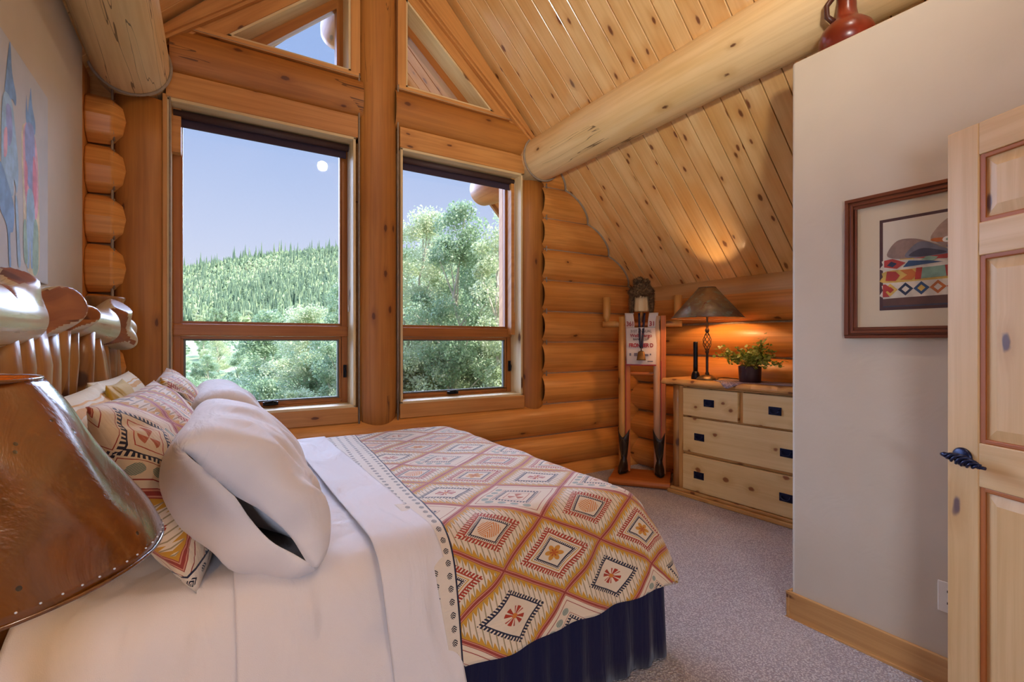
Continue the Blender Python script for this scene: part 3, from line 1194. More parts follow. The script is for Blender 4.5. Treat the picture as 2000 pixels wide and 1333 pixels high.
for i in range(NR + 1):
    y = lerp(1.30, 3.50, i / NR)
    f_ = min((y - 1.30) / .10, (3.50 - y) / .12, 1.0)
    base_r = 0.082 + .010 * math.sin(y * 4.1 + 1) - .010 * math.exp(-((y - 2.75) / .25) ** 2)
    base_r *= max(0.05, f_) ** .5
    cxx = HX + 0.02 * math.sin(y * 2.3)
    czz = 1.41 + 0.014 * math.sin(y * 3.1)
    row, crow = [], []
    for j in range(NA):
        a = 2 * PI * j / NA
        r = base_r * (1 + .07 * mnoise.noise(Vector((math.cos(a) * 1.3, math.sin(a) * 1.3, y * 2.4))))
        for (sy, sa, h_, wy, wa, nn, cd) in stubs:
            da = (a - math.radians(sa) + PI) % (2 * PI) - PI
            r += h_ * math.exp(-((y - sy) / wy) ** 2 - (da / wa) ** 2)
        p = Vector((cxx + r * math.cos(a), y, czz + r * math.sin(a)))
        c_ = False
        for (sy, sa, h_, wy, wa, nn, cd) in stubs:
            if abs(y - sy) > .2:
                continue
            n_ = Vector(nn).normalized()
            e_ = (p - Vector((cxx, sy, czz))).dot(n_) - cd
            if e_ > 0:
                p -= n_ * e_
                c_ = True
        row.append(p)
        crow.append(c_)
    rows.append(row)
    cut.append(crow)
for i in range(NR):
    for j in range(NA):
        j2 = (j + 1) % NA
        q = [(i, j), (i, j2), (i + 1, j2), (i + 1, j)]
        isc = sum(cut[a_][c_] for a_, c_ in q) >= 3
        b.face([rows[a_][c_] for a_, c_ in q], [(rows[a_][c_].y, (j + (1 if c_ == j2 else 0)) * .0075) for a_, c_ in q], 1 if isc else 0, True)
rail = b.build('rail', [M['bedlog_pale'], M['bedcut']], bed, world=True)
k = 0
y = 1.56
while y < 3.4:
    b = MB()
    r0 = 0.046 + 0.012 * rnd.random()
    zz = [0.30 + q * 0.12 for q in range(10)]
    rr = [r0 * (1 + 0.35 * mnoise.noise(Vector((k * 5.1, z * 4.0, 0)))) for z in zz]
    rr[-1] *= 0.8
    b.tube([(HX + 0.012 * math.sin(z * 5 + k), y + 0.018 * math.sin(z * 4 + k * 2), z) for z in zz], rr, 18, wob=0.22, seed=k * 2.2)
    b.build('spindle', M['bedlog'], bed, world=True)
    y += 0.150 + 0.035 * rnd.random()
    k += 1
b = MB()
b.tube([(HX, yy, 0.34) for yy in (1.42, 2.0, 2.6, 3.0, 3.46)], [.05, .055, .05, .055, .05], 18, wob=.08)
b.build('lower_rail', M['bedlog'], bed, world=True)

# bed skirt: near side and foot, gathered
b = MB()
path = []
L = 0.0
pts2 = []
x = BX0 + 0.05
ysk = 1.41
xsk = 1.665
n1 = 340
for i in range(n1 + 1):
    pts2.append((lerp(BX0 + .05, xsk - .05, i / n1), ysk, 0, -1))
for i in range(1, 10):
    a = -PI / 2 + PI / 2 * i / 10
    pts2.append((xsk - .05 + .05 * math.cos(a), ysk + .05 + .05 * math.sin(a), math.cos(a), math.sin(a)))
for i in range(n1 + 1):
    pts2.append((xsk, lerp(ysk + .05, 3.43, i / n1), 1, 0))
rows = []
zsk = [0.44, 0.40, 0.34, 0.26, 0.17, 0.09, 0.012]
acc = 0
prev = None
for (x, y, nx, ny) in pts2:
    if prev:
        acc += math.hypot(x - prev[0], y - prev[1])
    prev = (x, y)
    row = []
    for z in zsk:
        dd = (0.44 - z) / 0.43
        wv = math.sin(acc * 62 + 1.6 * math.sin(acc * 9)) * 0.5 + 0.6 * mnoise.noise(Vector((acc * 13, z * 1.5, 0)))
        o_ = (0.002 + 0.014 * dd) * wv + 0.016 * dd
        row.append((x + nx * o_, y + ny * o_, z + 0.006 * dd * mnoise.noise(Vector((acc * 5, 0, 3)))))
    rows.append(row)
b.grid(rows, lambda i_, j_: (i_ * .006, j_ * .07), 0, True, flip=True)
sk = b.build('bed_skirt', M['navy'], bed, world=True)
so = sk.modifiers.new('thick', 'SOLIDIFY')
so.thickness = 0.003


# ------------------------------------------------------------------ draped bedding
def hang(r, L0=0.17):
    """distance past the start of the fold -> (horizontal, drop)"""
    # soft quarter fold, then nearly vertical with a slight outward slope
    if r <= 0:
        return 0.0, 0.0
    R = 0.18
    q = R * 1.1
    if r < q:
        a = r / q * 1.1
        return R * math.sin(a), R * (1 - math.cos(a))
    h0, d0 = R * math.sin(1.1), R * (1 - math.cos(1.1))
    e_ = r - q
    return h0 + e_ * math.cos(1.1), d0 + e_ * math.sin(1.1)


def cloth_sheet(name, a0, a1, b0, b1, na, nb, xf, yn, yf, ztop, lim, mat, uvf, wr=0.004, thick=0.006, seed=0, puff=0.0, foot=True, wfn=None, side_wr=0.006):
    """flat cloth a (along the bed) x b (across); xf, yn, yf where it starts to fold down"""
    b_ = MB()
    rows = []
    for i in range(na + 1):
        a = lerp(a0, a1, i / na)
        row = []
        for j in range(nb + 1):
            bb = lerp(b0, b1, j / nb)
            ea = max(0.0, a - xf) if foot else 0.0
            en = max(0.0, yn - bb)
            ef = max(0.0, bb - yf)
            eb = en if en > 0 else ef
            sg = -1 if en > 0 else 1
            r = math.hypot(ea, eb)
            rc = min(r, lim)
            h, d = hang(rc)
            if r > 1e-9:
                ux, uy = ea / r, eb / r
            else:
                ux = uy = 0.0
            ax = min(a, xf) if foot else a
            ay = yn if en > 0 else (yf if ef > 0 else bb)
            hang_f = min(1.0, rc / 0.2)
            n = mnoise.noise(Vector((a * 3.2 + seed, bb * 3.2, 0.0))) * wr + mnoise.noise(Vector((a * 9 + seed, bb * 7, 2.0))) * wr * 0.5
            along = a if eb > ea else bb
            fold = mnoise.noise(Vector((along * 7.0 + seed, rc * 1.2, 5.0))) * side_wr * hang_f * 2.0
            if wfn:
                n += wfn(a, bb)
            x = ax + h * ux + fold * ux
            y = ay + sg * h * uy + sg * fold * uy
            z = ztop - d + n * (1 - 0.7 * hang_f) + puff * math.sin(PI * min(1, max(0, (bb - yn) / (yf - yn))))
            row.append((x + n * ux * .6, y + n * uy * sg * .6, z))
        rows.append(row)
    b_.grid(rows, lambda i, j: uvf(lerp(a0, a1, i / na), lerp(b0, b1, j / nb)), 0, True, flip=False)
    o = b_.build(name, mat, weld=True, recalc=False)
    s_ = o.modifiers.new('thick', 'SOLIDIFY')
    s_.thickness = thick
    s_.offset = -1
    return o


YN, YF = 1.58, 3.30
XF = 1.465
# sheet fitted over the mattress, head end bare near the pillows
def wfn_fit(a, bb):
    return 0.006 * mnoise.noise(Vector((a * 2 + bb * 5, bb * 9 - a * 14, 7)))
fit = cloth_sheet('fitted_sheet', -0.385, 0.40, YN - 0.60, YF + 0.35, 70, 150, 9, YN, YF, BZ - 0.012, 0.60, M['sheet'], lambda a, c: (a, c), wr=0.004, seed=3, foot=False, wfn=wfn_fit, side_wr=0.01)
tag(fit, 'white fitted sheet over the mattress at the head end, in front of the tan lampshade', 'sheet')
def wfn_top(a, bb):
    return 0.010 * abs(mnoise.noise(Vector((a * 4 + bb * 1.5, bb * 11 - a * 3, 1)))) * (1 if bb < 1.9 else .5)
flat = cloth_sheet('flat_sheet', 0.06, 0.50, YN - 0.65, YF + 0.4, 60, 170, 9, YN, YF, BZ + 0.002, 0.65, M['sheet'], lambda a, c: (a, c), wr=0.010, thick=0.004, seed=11, foot=False, wfn=wfn_top, side_wr=0.012)
tag(flat, 'white flat sheet lying loose and creased between the white pillows and the patterned quilt', 'sheet')
fold = cloth_sheet('folded_hem', 0.435, 0.640, YN - 0.67, YF + 0.42, 30, 170, 9, YN, YF, BZ + 0.024, 0.67, M['sheet'], lambda a, c: (a, c), wr=0.004, thick=0.006, seed=17, foot=False, side_wr=0.012)
fold.parent = flat

# quilt: its pattern lies a few degrees askew
QA = math.radians(-4.5)
def quilt_uv(a, c):
    return (a - 0.83, (c - 1.48) * (1.32 if c < 1.48 else 0.965))
def wfn_q(a, bb):
    return 0.004 * mnoise.noise(Vector((a * 6, bb * 6, 7)))
qu = cloth_sheet('quilt', 0.60, XF + 0.458, YN - 0.458, YF + 0.458, 200, 300, XF, YN, YF, BZ + 0.012, 0.458, M['quilt'], quilt_uv, wr=0.006, thick=0.010, seed=23, wfn=wfn_q, side_wr=0.014)
tag(qu, 'patterned quilt with rust, mustard and navy diamonds covering the lower two thirds of the bed', 'quilt')


# ------------------------------------------------------------------ pillows
def basis(xaxis, normal):
    """matrix with local x = length, local y = width, local z = thickness"""
    x = Vector(xaxis).normalized()
    z = Vector(normal).normalized()
    z = (z - x * z.dot(x)).normalized()
    y = z.cross(x)
    return Matrix(((x.x, y.x, z.x, 0), (x.y, y.y, z.y, 0), (x.z, y.z, z.z, 0), (0, 0, 0, 1)))


def pillow(name, L, W, T, mat4, mat, seed=0, uvs=(1, 1), uvo=(0, 0), flange=0.0, n=44, wr=0.012, crown=2.4, horn=0.03, uvswap=False, sag=0.0):
    b_ = MB()
    for side in (1, -1):
        rows = []
        for i in range(n + 1):
            row = []
            s_ = -1 + 2 * i / n
            for j in range(n + 1):
                t_ = -1 + 2 * j / n
                # corners pull out a little, edges curve in
                ex = 1 - 0.06 * (1 - t_ * t_) * 0 - horn * (1 - abs(t_) ** 2)
                ey = 1 - horn * 1.6 * (1 - abs(s_) ** 2)
                x = s_ * L / 2 * ex
                y = t_ * W / 2 * ey
                fx = max(0.0, 1 - abs(s_) ** crown)
                fy = max(0.0, 1 - abs(t_) ** crown)
                h = T / 2 * (fx * fy) ** 0.55
                w = mnoise.noise(Vector((x * 7 + seed, y * 7, side * 2.0))) * wr
                w += mnoise.noise(Vector((x * 3.0 + seed, y * 3.0, side * 5.0))) * wr * 1.6
                # creases running in from the corners
                cr = abs(mnoise.noise(Vector((math.atan2(abs(t_) + .2, abs(s_) + .2) * 9 + seed, (s_ * t_ > 0) * 3.0, side)))) * wr * 1.6 * min(1, (abs(s_) * abs(t_)) * 1.6)
                hh = side * (h + (w - cr) * min(1, h / (T * .18)) if h > 0 else 0)
                sg = -sag * (s_ * s_) * .5
                row.append((x, y + sg, hh))
            rows.append(row)
        def uvf(i, j):
            p, q = (-1 + 2 * i / n) * L / 2 * uvs[0] + uvo[0], (-1 + 2 * j / n) * W / 2 * uvs[1] + uvo[1]
            return (q, p) if uvswap else (p, q)
        b_.grid(rows, uvf, 0, True, flip=(side == 1))
    o = b_.build(name, mat, matrix=mat4, recalc=True)
    return o


def place(c, m):
    m = m.copy()
    m.translation = Vector(c)
    return m


def leaning(c, yaw, lean, roll=0.0):
    """pillow whose length runs along the headboard (world y), width leaning back by 'lean' degrees from vertical"""
    le = math.radians(lean)
    xa = Vector((math.sin(math.radians(yaw)), math.cos(math.radians(yaw)), math.sin(math.radians(roll))))
    nrm = Vector((math.cos(le), 0, math.sin(le)))
    return place(c, basis(xa, nrm))


# yellow striped pillows against the headboard
def stripe_mat():
    t = MT('yellow_stripe_cotton')
    u, v = t.uv()
    w = t.noise(t.vec(u, v), 3.0, 2.0)
    f = ((v * 11.0 + w * 0.8).fract())
    c = t.mix(f.between(0.40, 0.62), lin('ddd0ae'), lin('cf9c46'))
    c = t.mix(f.between(0.72, 0.78), c, lin('cf9c46'))
    t.color(c)
    t.set(Roughness=0.8)
    t.bump(t.noise(t.vec(u, v), 7.0, 3.0), 0.4, 0.03)
    return t.m


M['stripe'] = stripe_mat()
M['yellow'] = cloth('mustard_cotton', 'c8a53c')
p = pillow('pillow', 0.80, 0.50, 0.19, leaning((-0.31, 2.02, 0.94), 2, 14), M['stripe'], seed=2)
tag(p, 'cream pillow with mustard stripes leaning on the headboard, beside the lampshade', 'pillow', 'cream pillows with mustard stripes')
p = pillow('pillow', 0.86, 0.50, 0.19, leaning((-0.31, 2.82, 0.94), 2, 14), M['stripe'], seed=9)
tag(p, 'cream striped pillow behind the shams, further along the headboard towards the window', 'pillow', 'cream pillows with mustard stripes')
p = pillow('pillow', 0.40, 0.40, 0.10, leaning((-0.27, 2.45, 0.985), 0, 12, 0), M['yellow'], seed=12)
tag(p, 'plain mustard yellow pillow showing between the two striped ones', 'pillow')

# patterned shams
p = pillow('sham', 0.92, 0.56, 0.24, leaning((-0.105, 1.99, 0.925), 4, 24), M['quilt'], seed=5, uvswap=True, uvo=(0.55, 0.08), uvs=(1.0, 1.0), wr=0.012)
tag(p, 'patterned pillow sham nearest the lampshade, matching the quilt', 'pillow', 'shams matching the quilt')
p = pillow('sham', 0.92, 0.56, 0.22, leaning((-0.08, 2.93, 0.93), -2, 22), M['quilt'], seed=15, uvswap=True, uvo=(0.95, 0.12), wr=0.012)
tag(p, 'patterned pillow sham in front of the far striped pillow, corner up against the window', 'pillow', 'shams matching the quilt')


# white pillow with an open case end facing the photographer
def cased_pillow(name, c, yaw, lean, L=0.98, W=0.53, T=0.31, seed=0, label=''):
    b_ = MB()
    rows = []
    ns, nt = 60, 64
    for i in range(ns + 1):
        s_ = i / ns                      # 0 closed far end, 1 open near end
        # pillow body fills the case up to s=.8, then the case end closes bluntly round a short slit
        if s_ < 0.12:
            k_ = math.sin(s_ / 0.12 * PI / 2) ** 0.55
        else:
            k_ = 1.0
        tk = T * k_
        ww = W * lerp(0.93, 1.0, min(1, s_ / 0.1))
        e_ = max(0.0, (s_ - 0.8) / 0.2)
        x = lerp(L / 2, -L / 2 + .13, min(1.0, s_ / .8)) - 0.13 * math.sin(e_ * PI / 2)
        close = math.cos(e_ * PI / 2) ** 0.75
        ww *= 1 - 0.10 * e_ ** 2
        row = []
        for j in range(nt):
            a = 2 * PI * j / nt
            cx, sx_ = math.cos(a), math.sin(a)
            y = math.copysign(abs(cx) ** 0.82, cx) * ww / 2
            mouth = 0.14 * max(0.0, 1 - ((y / ww + 0.16) / .27) ** 2)
            z = math.copysign(abs(sx_) ** 0.95, sx_) * tk / 2 * max(close, mouth)
            w = mnoise.noise(Vector((x * 4 + seed, y * 7, math.copysign(1, sx_) * 2))) * 0.018 * k_
            w += mnoise.noise(Vector((x * 12 + seed, y * 4, math.copysign(1, sx_) * 4))) * 0.012 * k_ - abs(mnoise.noise(Vector((x * 6 + y * 5 + seed, y * 2, 9)))) * 0.02 * k_
            if s_ > .8:
                w *= close
                x_off = mnoise.noise(Vector((seed, y * 11, sx_ * 1.3))) * 0.020 * e_
            else:
                x_off = 0.0
            row.append((x + x_off, y, z + w * (1 if sx_ > 0 else -1) * min(1, abs(sx_) * 3)))
        rows.append(row)
    def uvf(i, j):
        return (i / ns * L, j / nt * 1.3)
    b_.grid(rows, uvf, 0, True, closed=True)
    # far end closed
    b_.face(rows[0], [(0, 0)] * nt, 0, True)
    o = b_.build(name, M['white'], matrix=leaning(c, yaw, lean), recalc=True)
    so_ = o.modifiers.new('thick', 'SOLIDIFY')
    so_.thickness = 0.003
    so_.offset = -1
    # pillow inside the case
    tag(o, label, 'pillow', 'plain white pillows')
    inner = pillow('pillow_insert', L * 0.80, W * 0.86, T * 0.74, Matrix.Identity(4), M['white'], seed=seed)
    inner.parent = o
    inner.location = (L * 0.06, 0, 0)
    return o


cased_pillow('pillow', (0.125, 1.95, 0.885), 3, 40, seed=4, label='white pillow with an open case end, nearest the camera, against the patterned sham')
cased_pillow('pillow', (0.125, 2.94, 0.885), 0, 36, seed=14, label='white pillow further back by the window, behind the nearer white pillow')

# ------------------------------------------------------------------ bedside table and lamp
LXp, LYp = -0.326, 0.975
t_ = empty('nightstand', (LXp, LYp, 0))
tag(t_, 'small pine nightstand by the bed under the rawhide lampshade', 'nightstand')
b = MB()
b.box((-0.25, -0.24, 0.56), (0.20, 0.22, 0.60))
b.build('top', M['dresser_edge'], t_, bevel=0.006)
b = MB()
b.box((-0.23, -0.22, 0.12), (0.17, 0.20, 0.56))
b.build('body', M['dresser'], t_, bevel=0.004)
for sx_ in (-0.21, 0.15):
    for sy_ in (-0.20, 0.18):
        b = MB()
        b.box((sx_ - .02, sy_ - .02, 0), (sx_ + .02, sy_ + .02, .12))
        b.build('leg', M['dresser_edge'], t_)
t_.location.x -= 0.03


def hide_mat():
    t = MT('rawhide_shade')
    x = t.pos()
    p = t.vec(x[0], x[1], x[2])
    n = t.noise(p, 7.0, 5.0, 0.6, 1.0)
    n2 = t.noise(p, 24.0, 4.0, 0.7)
    d, cc = t.voronoi(p, 42.0)
    c = t.mix(n.smooth(0.3, 0.7), lin('8a4a10'), lin('64320a'))
    c = t.mix((n2.smooth(0.55, 0.8)) * 0.5, c, lin('a8641c'))
    c = t.mix((d < 0.13) * (cc > 0.7), c, lin('2c180c'))
    t.color(c)
    t.set(Roughness=(n2 * 0.16 + 0.12))
    t.b.inputs['Specular IOR Level'].default_value = 1.0
    t.b.inputs['Coat Weight'].default_value = 1.0
    t.b.inputs['Coat IOR'].default_value = 1.8
    t.b.inputs['Coat Roughness'].default_value = 0.14
    t.bump(n * 1.0 + n2 * 0.12 + d.smooth(0.0, 0.25) * 0.08, 0.35, 0.02)
    tl = t.node('ShaderNodeBsdfTranslucent')
    t.nt.links.new(c.k, tl.inputs[0])
    mx = t.node('ShaderNodeMixShader')
    mx.inputs[0].default_value = 0.32
    t.nt.links.new(t.b.outputs[0], mx.inputs[1])
    t.nt.links.new(tl.outputs[0], mx.inputs[2])
    t.nt.links.new(mx.outputs[0], t.out.inputs[0])
    return t.m


M['hide'] = hide_mat()
lp = empty('table_lamp', (LXp, LYp, 0.601))
tag(lp, 'large bedside lamp with an amber rawhide cone shade, at the left edge', 'lamp')
b = MB()
b.lathe([(0, 0.0), (0.085, 0.0), (0.088, 0.012), (0.06, 0.03), (0.03, 0.05), (0.022, 0.10), (0.04, 0.16), (0.045, 0.22), (0.025, 0.30), (0.012, 0.34), (0.010, 0.52), (0, 0.52)], (0, 0, 0))
b.build('base', M['black'], lp)
b = MB()
rows = []
zt, zb, rt, rb_ = 1.285 - 0.601, 1.024 - 0.601, 0.116, 0.262
for i in range(25):
    f_ = i / 24
    row = []
    for j in range(96):
        a = 2 * PI * j / 96
        r = lerp(rt, rb_, f_) + 0.006 * math.sin(PI * f_)
        r += mnoise.noise(Vector((math.cos(a) * 2.4, math.sin(a) * 2.4, f_ * 3))) * 0.008
        r += 0.0025 * abs(math.sin(a * 3 + 1)) * f_
        row.append((r * math.cos(a), r * math.sin(a), lerp(zt, zb, f_)))
    rows.append(row)
b.grid(rows, None, 0, True, closed=True)
sh = b.build('lamp_shade', M['hide'], lp)
so = sh.modifiers.new('thick', 'SOLIDIFY')
so.thickness = 0.0025
b = MB()
for rr_, z_ in ((rt, zt), (rb_, zb)):
    b.tube([(rr_ * math.cos(a), rr_ * math.sin(a), z_) for a in np.linspace(0, 2 * PI, 97)], 0.0028, 8, caps=False)
b.build('wire_rim', M['hide'], sh)
b = MB()
for j in range(76):
    a = 2 * PI * j / 76
    r = rb_ - 0.003
    c_ = Vector((r * math.cos(a), r * math.sin(a), zb + 0.012))
    b.lathe([(0.0, 0.0013), (0.0011, 0.0009), (0.0015, 0.0), (0.0011, -0.0009), (0.0, -0.0013)], c_ + Vector((math.cos(a), math.sin(a), 0)) * 0.004, 8)
lc = b.build('lacing_bead', M['whiteplastic'], sh)
lc['kind'] = 'stuff'
lamp('bedside_bulb', (0, 0, 0.54), 4.5, (1.0, 0.60, 0.24), 0.035, lp)

# ================================================================== DRESSER (local x along its front, y into the wall)
dr = empty('dresser', (3.509, 2.87, 0), math.atan2(-0.9986, 0.0535))
tag(dr, 'rustic pine dresser with black drop pulls against the log wall', 'dresser')
DW, DD = 1.17, 0.345       # front width, depth (local y positive = towards the wall)
DT = 1.008


def db(name, mat, boxes, bevel=0.004, parent=dr, grain=None):
    b_ = MB()
    for q in boxes:
        b_.box(q[0], q[1], grain=grain)
    return b_.build(name, mat, parent, bevel=bevel)


# local y: +y direction must point to the wall; rotation puts local +y at world (+x)
db('carcass', M['dresser'], [((0.0, 0.03, 0.06), (DW, DD, 0.95))])
db('face_frame', M['dresser_edge'], [((0.02, 0.0, 0.04), (0.068, 0.03, 0.95)), ((DW - .05, 0.0, 0.04), (DW, 0.03, 0.95)), ((0.068, 0.004, 0.94), (DW - .05, 0.03, 0.955)),
                                     ((0.068, 0.004, 0.686), (DW - .05, 0.03, 0.697)), ((0.068, 0.004, 0.368), (DW - .05, 0.03, 0.388)), ((0.577, 0.006, 0.697), (0.61, 0.03, 0.94)), ((0.068, 0.0, 0.03), (DW - .05, 0.03, 0.06))])
# peeled half-log corner post
b = MB()
b.tube([(-0.005, 0.015, z) for z in (0.05, .2, .4, .6, .8, .962)], [.036, .034, .036, .033, .035, .034], 16, wob=.12, seed=2)
b.build('corner_log', M['bedlog'], dr)
b = MB()
b.tube([(DW + 0.01, 0.015, z) for z in (0.05, .2, .4, .6, .8, .962)], [.036, .034, .036, .033, .035, .034], 16, wob=.12, seed=5)
b.build('corner_log', M['bedlog'], dr)
# live-edge top
b = MB()
rows = []
nx_ = 70
for i in range(nx_ + 1):
    x = lerp(-0.12, DW + 0.10, i / nx_)
    w = 0.014 * mnoise.noise(Vector((x * 5, 0, 0))) + 0.008 * mnoise.noise(Vector((x * 16, 3, 0)))
    dip = -0.03 if 0.5 < x < 0.58 else 0
    fy = -0.055 + w + (0.03 * math.exp(-((x - 0.52) / .04) ** 2))
    prof = [(DD + .02, 0.957), (fy + .02, 0.957), (fy + 0.002, 0.966), (fy, 0.978), (fy + 0.006, 0.990), (fy + 0.018, DT - .003), (fy + 0.03, DT), (DD + .02, DT)]
    rows.append([(x, a, z) for a, z in prof])
b.grid(rows, lambda i, j: (i * .019, [0, .3, .31, .325, .335, .35, .36, .7][j]), 0, False)
for r_ in (rows[0], rows[-1]):
    b.face(r_, [(q[1], q[2]) for q in r_], 0)
b.build('top', M['dresser_edge'], dr, bevel=0.0)
# base board with a live edge
b = MB()
b.box((-0.07, -0.045, 0.0), (DW + 0.06, DD, 0.035), grain=0)
b.box((-0.05, -0.03, 0.035), (DW + 0.05, DD, 0.06), grain=0)
b.build('plinth', M['dresser_edge'], dr, bevel=0.008)


def pull(parent, x, z):
    b_ = MB()
    b_.box((x - 0.047, -0.024, z - 0.030), (x + 0.047, -0.0195, z + 0.030))
    pl = b_.build('pull_plate', M['pull'], parent, bevel=0.002)
    b_ = MB()
    for sx_ in (-1, 1):
        b_.tube([(x + sx_ * 0.03, -0.024, z + 0.008), (x + sx_ * 0.03, -0.036, z + 0.008)], 0.005, 10)
    b_.tube([(x - 0.032 + 0.0, -0.034, z + 0.010), (x - 0.031, -0.036, z - 0.004), (x - 0.016, -0.038, z - 0.016), (x, -0.039, z - 0.018), (x + 0.016, -0.038, z - 0.016), (x + 0.031, -0.036, z - 0.004), (x + 0.032, -0.034, z + 0.010)], [.004, .004, .005, .0055, .005, .004, .004], 10)
    b_.build('drop_pull', M['pull'], pl)


M['pull'] = plain('blued_iron', '1a2140', 0.35, 0.5)
for (x0, x1, z0, z1, pulls) in ((0.074, 0.574, 0.700, 0.936, [0.325]), (0.613, 1.114, 0.700, 0.936, [0.862]),
                                (0.074, 1.114, 0.391, 0.684, [0.236, 0.945]), (0.072, 1.114, 0.064, 0.364, [0.232, 0.94])):
    zc_ = (z0 + z1) / 2
    d_ = db('drawer', M['dresser'], [((x0, -0.019, z0), (x1, 0.02, z1))], bevel=0.006, grain=0)
    for px_ in pulls:
        pull(d_, px_, zc_ - 0.008 if z0 < .6 else 0.824)

# things on the dresser: positions in the dresser frame -> world
DM = Matrix.Translation((3.509, 2.87, 0)) @ Matrix.Rotation(math.atan2(-0.9986, 0.0535), 4, 'Z')


def dl(x, y, z=0): return DM @ Vector((x, y, z))


# ------------------------------------------------------------------ lamp on the dresser
def copper():
    t = MT('patina_copper')
    x = t.pos()
    p = t.vec(x[0], x[1], x[2])
    n = t.noise(p, 9.0, 4.0, 0.6, 0.8)
    n2 = t.noise(p, 21.0, 4.0, 0.6)
    c = t.mix(n.smooth(0.35, 0.65), lin('7a5a44'), lin('8b7450'))
    c = t.mix(n2.smooth(0.52, 0.72) * 0.8, c, lin('8a9a86'))
    c = t.mix(n.smooth(0.6, 0.75), c, lin('7a3a26'))
    t.color(c)
    t.set(Roughness=0.42, Metallic=0.45)
    t.bump(n2, 0.2, 0.01)
    return t.m


M['copper'] = copper()
M['bronze'] = plain('dark_bronze', '4a3a30', 0.42, 0.7, nscale=14, namt=.3)
M['bronze_light'] = plain('brushed_bronze', '7d6a4c', 0.4, 0.75, nscale=18, namt=.35)
M['shade_in'] = plain('shade_lining', 'e0b070', 0.7)
lx, ly = 3.615, 2.64
dlamp = empty('table_lamp', (lx, ly, DT))
tag(dlamp, 'lit wrought-iron lamp with a copper cone shade and twisted cage stem, on the dresser', 'lamp')
b = MB()
b.lathe([(0, 0), (0.088, 0), (0.090, 0.006), (0.08, 0.018), (0.055, 0.033), (0.028, 0.042), (0.012, 0.046), (0, 0.046)], (0, 0, 0), 40)
b.build('base', M['bronze_light'], dlamp)
b = MB()
b.lathe([(0, .04), (0.016, .042), (0.018, .052), (0.014, .062), (0.0105, .07), (0.0105, .225), (0.015, .232), (0.016, .246), (0.009, .252), (0, .252)], (0, 0, 0), 20)
b.build('lower_stem', M['bronze'], dlamp)
b = MB()
b.lathe([(0, .40), (0.010, .402), (0.016, .412), (0.018, .424), (0.014, .436), (0.009, .442), (0.008, .53), (0.014, .54), (0, .541)], (0, 0, 0), 20)
b.build('upper_stem', M['bronze'], dlamp)
b = MB()
for k in range(6):
    pts = []
    for i in range(19):
        f_ = i / 18
        a = k * PI / 3 + f_ * PI * 1.1
        r = 0.006 + 0.028 * math.sin(PI * f_) ** 0.9
        pts.append((r * math.cos(a), r * math.sin(a), 0.247 + 0.157 * f_))
    b.tube(pts, 0.0030, 8)
b.build('twisted_cage', M['bronze'], dlamp)
b = MB()
zb_, zt_, rb2, rt2 = 0.528, 0.788, 0.293, 0.070
b.lathe([(rt2, zt_), (rb2, zb_)], (0, 0, 0), 64)
sh = b.build('lamp_shade', [M['copper'], M['shade_in']], dlamp)
so = sh.modifiers.new('t', 'SOLIDIFY')
so.thickness = 0.002
so.offset = -1
so.material_offset = 1
b = MB()
for rr_, z_ in ((rt2, zt_), (rb2, zb_)):
    b.tube([(rr_ * math.cos(a), rr_ * math.sin(a), z_) for a in np.linspace(0, 2 * PI, 65)], 0.003, 8, caps=False)
b.build('shade_rim', M['copper'], sh)
b = MB()
for a in (0, 2.09, 4.19):
    b.tube([(0, 0, .60), (rt2 * 0.5 * math.cos(a), rt2 * 0.5 * math.sin(a), .70), (rt2 * math.cos(a), rt2 * math.sin(a), zt_ - .004)], 0.0018, 6)
b.build('shade_spider', M['bronze'], sh)
lamp('dresser_bulb', (0, 0, 0.645), 11, (1.0, 0.62, 0.30), 0.03, dlamp)
b = MB()
b.tube([(lx + 0.085, ly - .02, DT + .008), (lx + .12, ly - .08, DT + .02), (lx + 0.17, ly - 0.16, DT + .012), (lx + .22, ly - .22, DT + .004)], 0.0032, 8)
o = b.build('lamp_cord', M['blackmat'], None)
o.parent = dlamp
o.matrix_parent_inverse = Matrix.Translation((-lx, -ly, -DT))

# ------------------------------------------------------------------ black flashlight standing on its head
fx, fy = 3.60, 2.745
fl = empty('flashlight', (fx, fy, DT))
tag(fl, 'long black flashlight standing upright on the dresser, left of the copper lamp', 'flashlight')
b = MB()
b.lathe([(0, 0), (0.034, 0), (0.036, 0.006), (0.036, 0.028), (0.031, 0.05), (0.022, 0.068), (0.0, 0.07)], (0, 0, 0), 28)
b.build('head', M['black'], fl)
b = MB()
b.lathe([(0.0, 0.06), (0.019, 0.062), (0.0195, 0.12)] + [(0.0195 - (0.0012 if k % 2 else 0), 0.125 + k * 0.006) for k in range(20)] + [(0.0195, 0.26), (0.0195, 0.318), (0.017, 0.326), (0, 0.326)], (0, 0, 0), 24)
b.build('barrel', M['black'], fl)

# ------------------------------------------------------------------ runner cloth and plant
def runner_mat():
    t = MT('runner_cloth')
    u, v = t.uv()
    f = ((u + v) * 30.0).fract()
    g = ((u - v) * 30.0).fract()
    c = t.mix((f < 0.16).max(g < 0.16), lin('8b7a86'), lin('b9a6a6'))
    c = t.mix(t.noise(t.vec(u, v), 40.0, 2.0).smooth(0.5, 0.7) * .5, c, lin('5f5468'))
    t.color(c)
    t.set(Roughness=0.9)
    return t.m


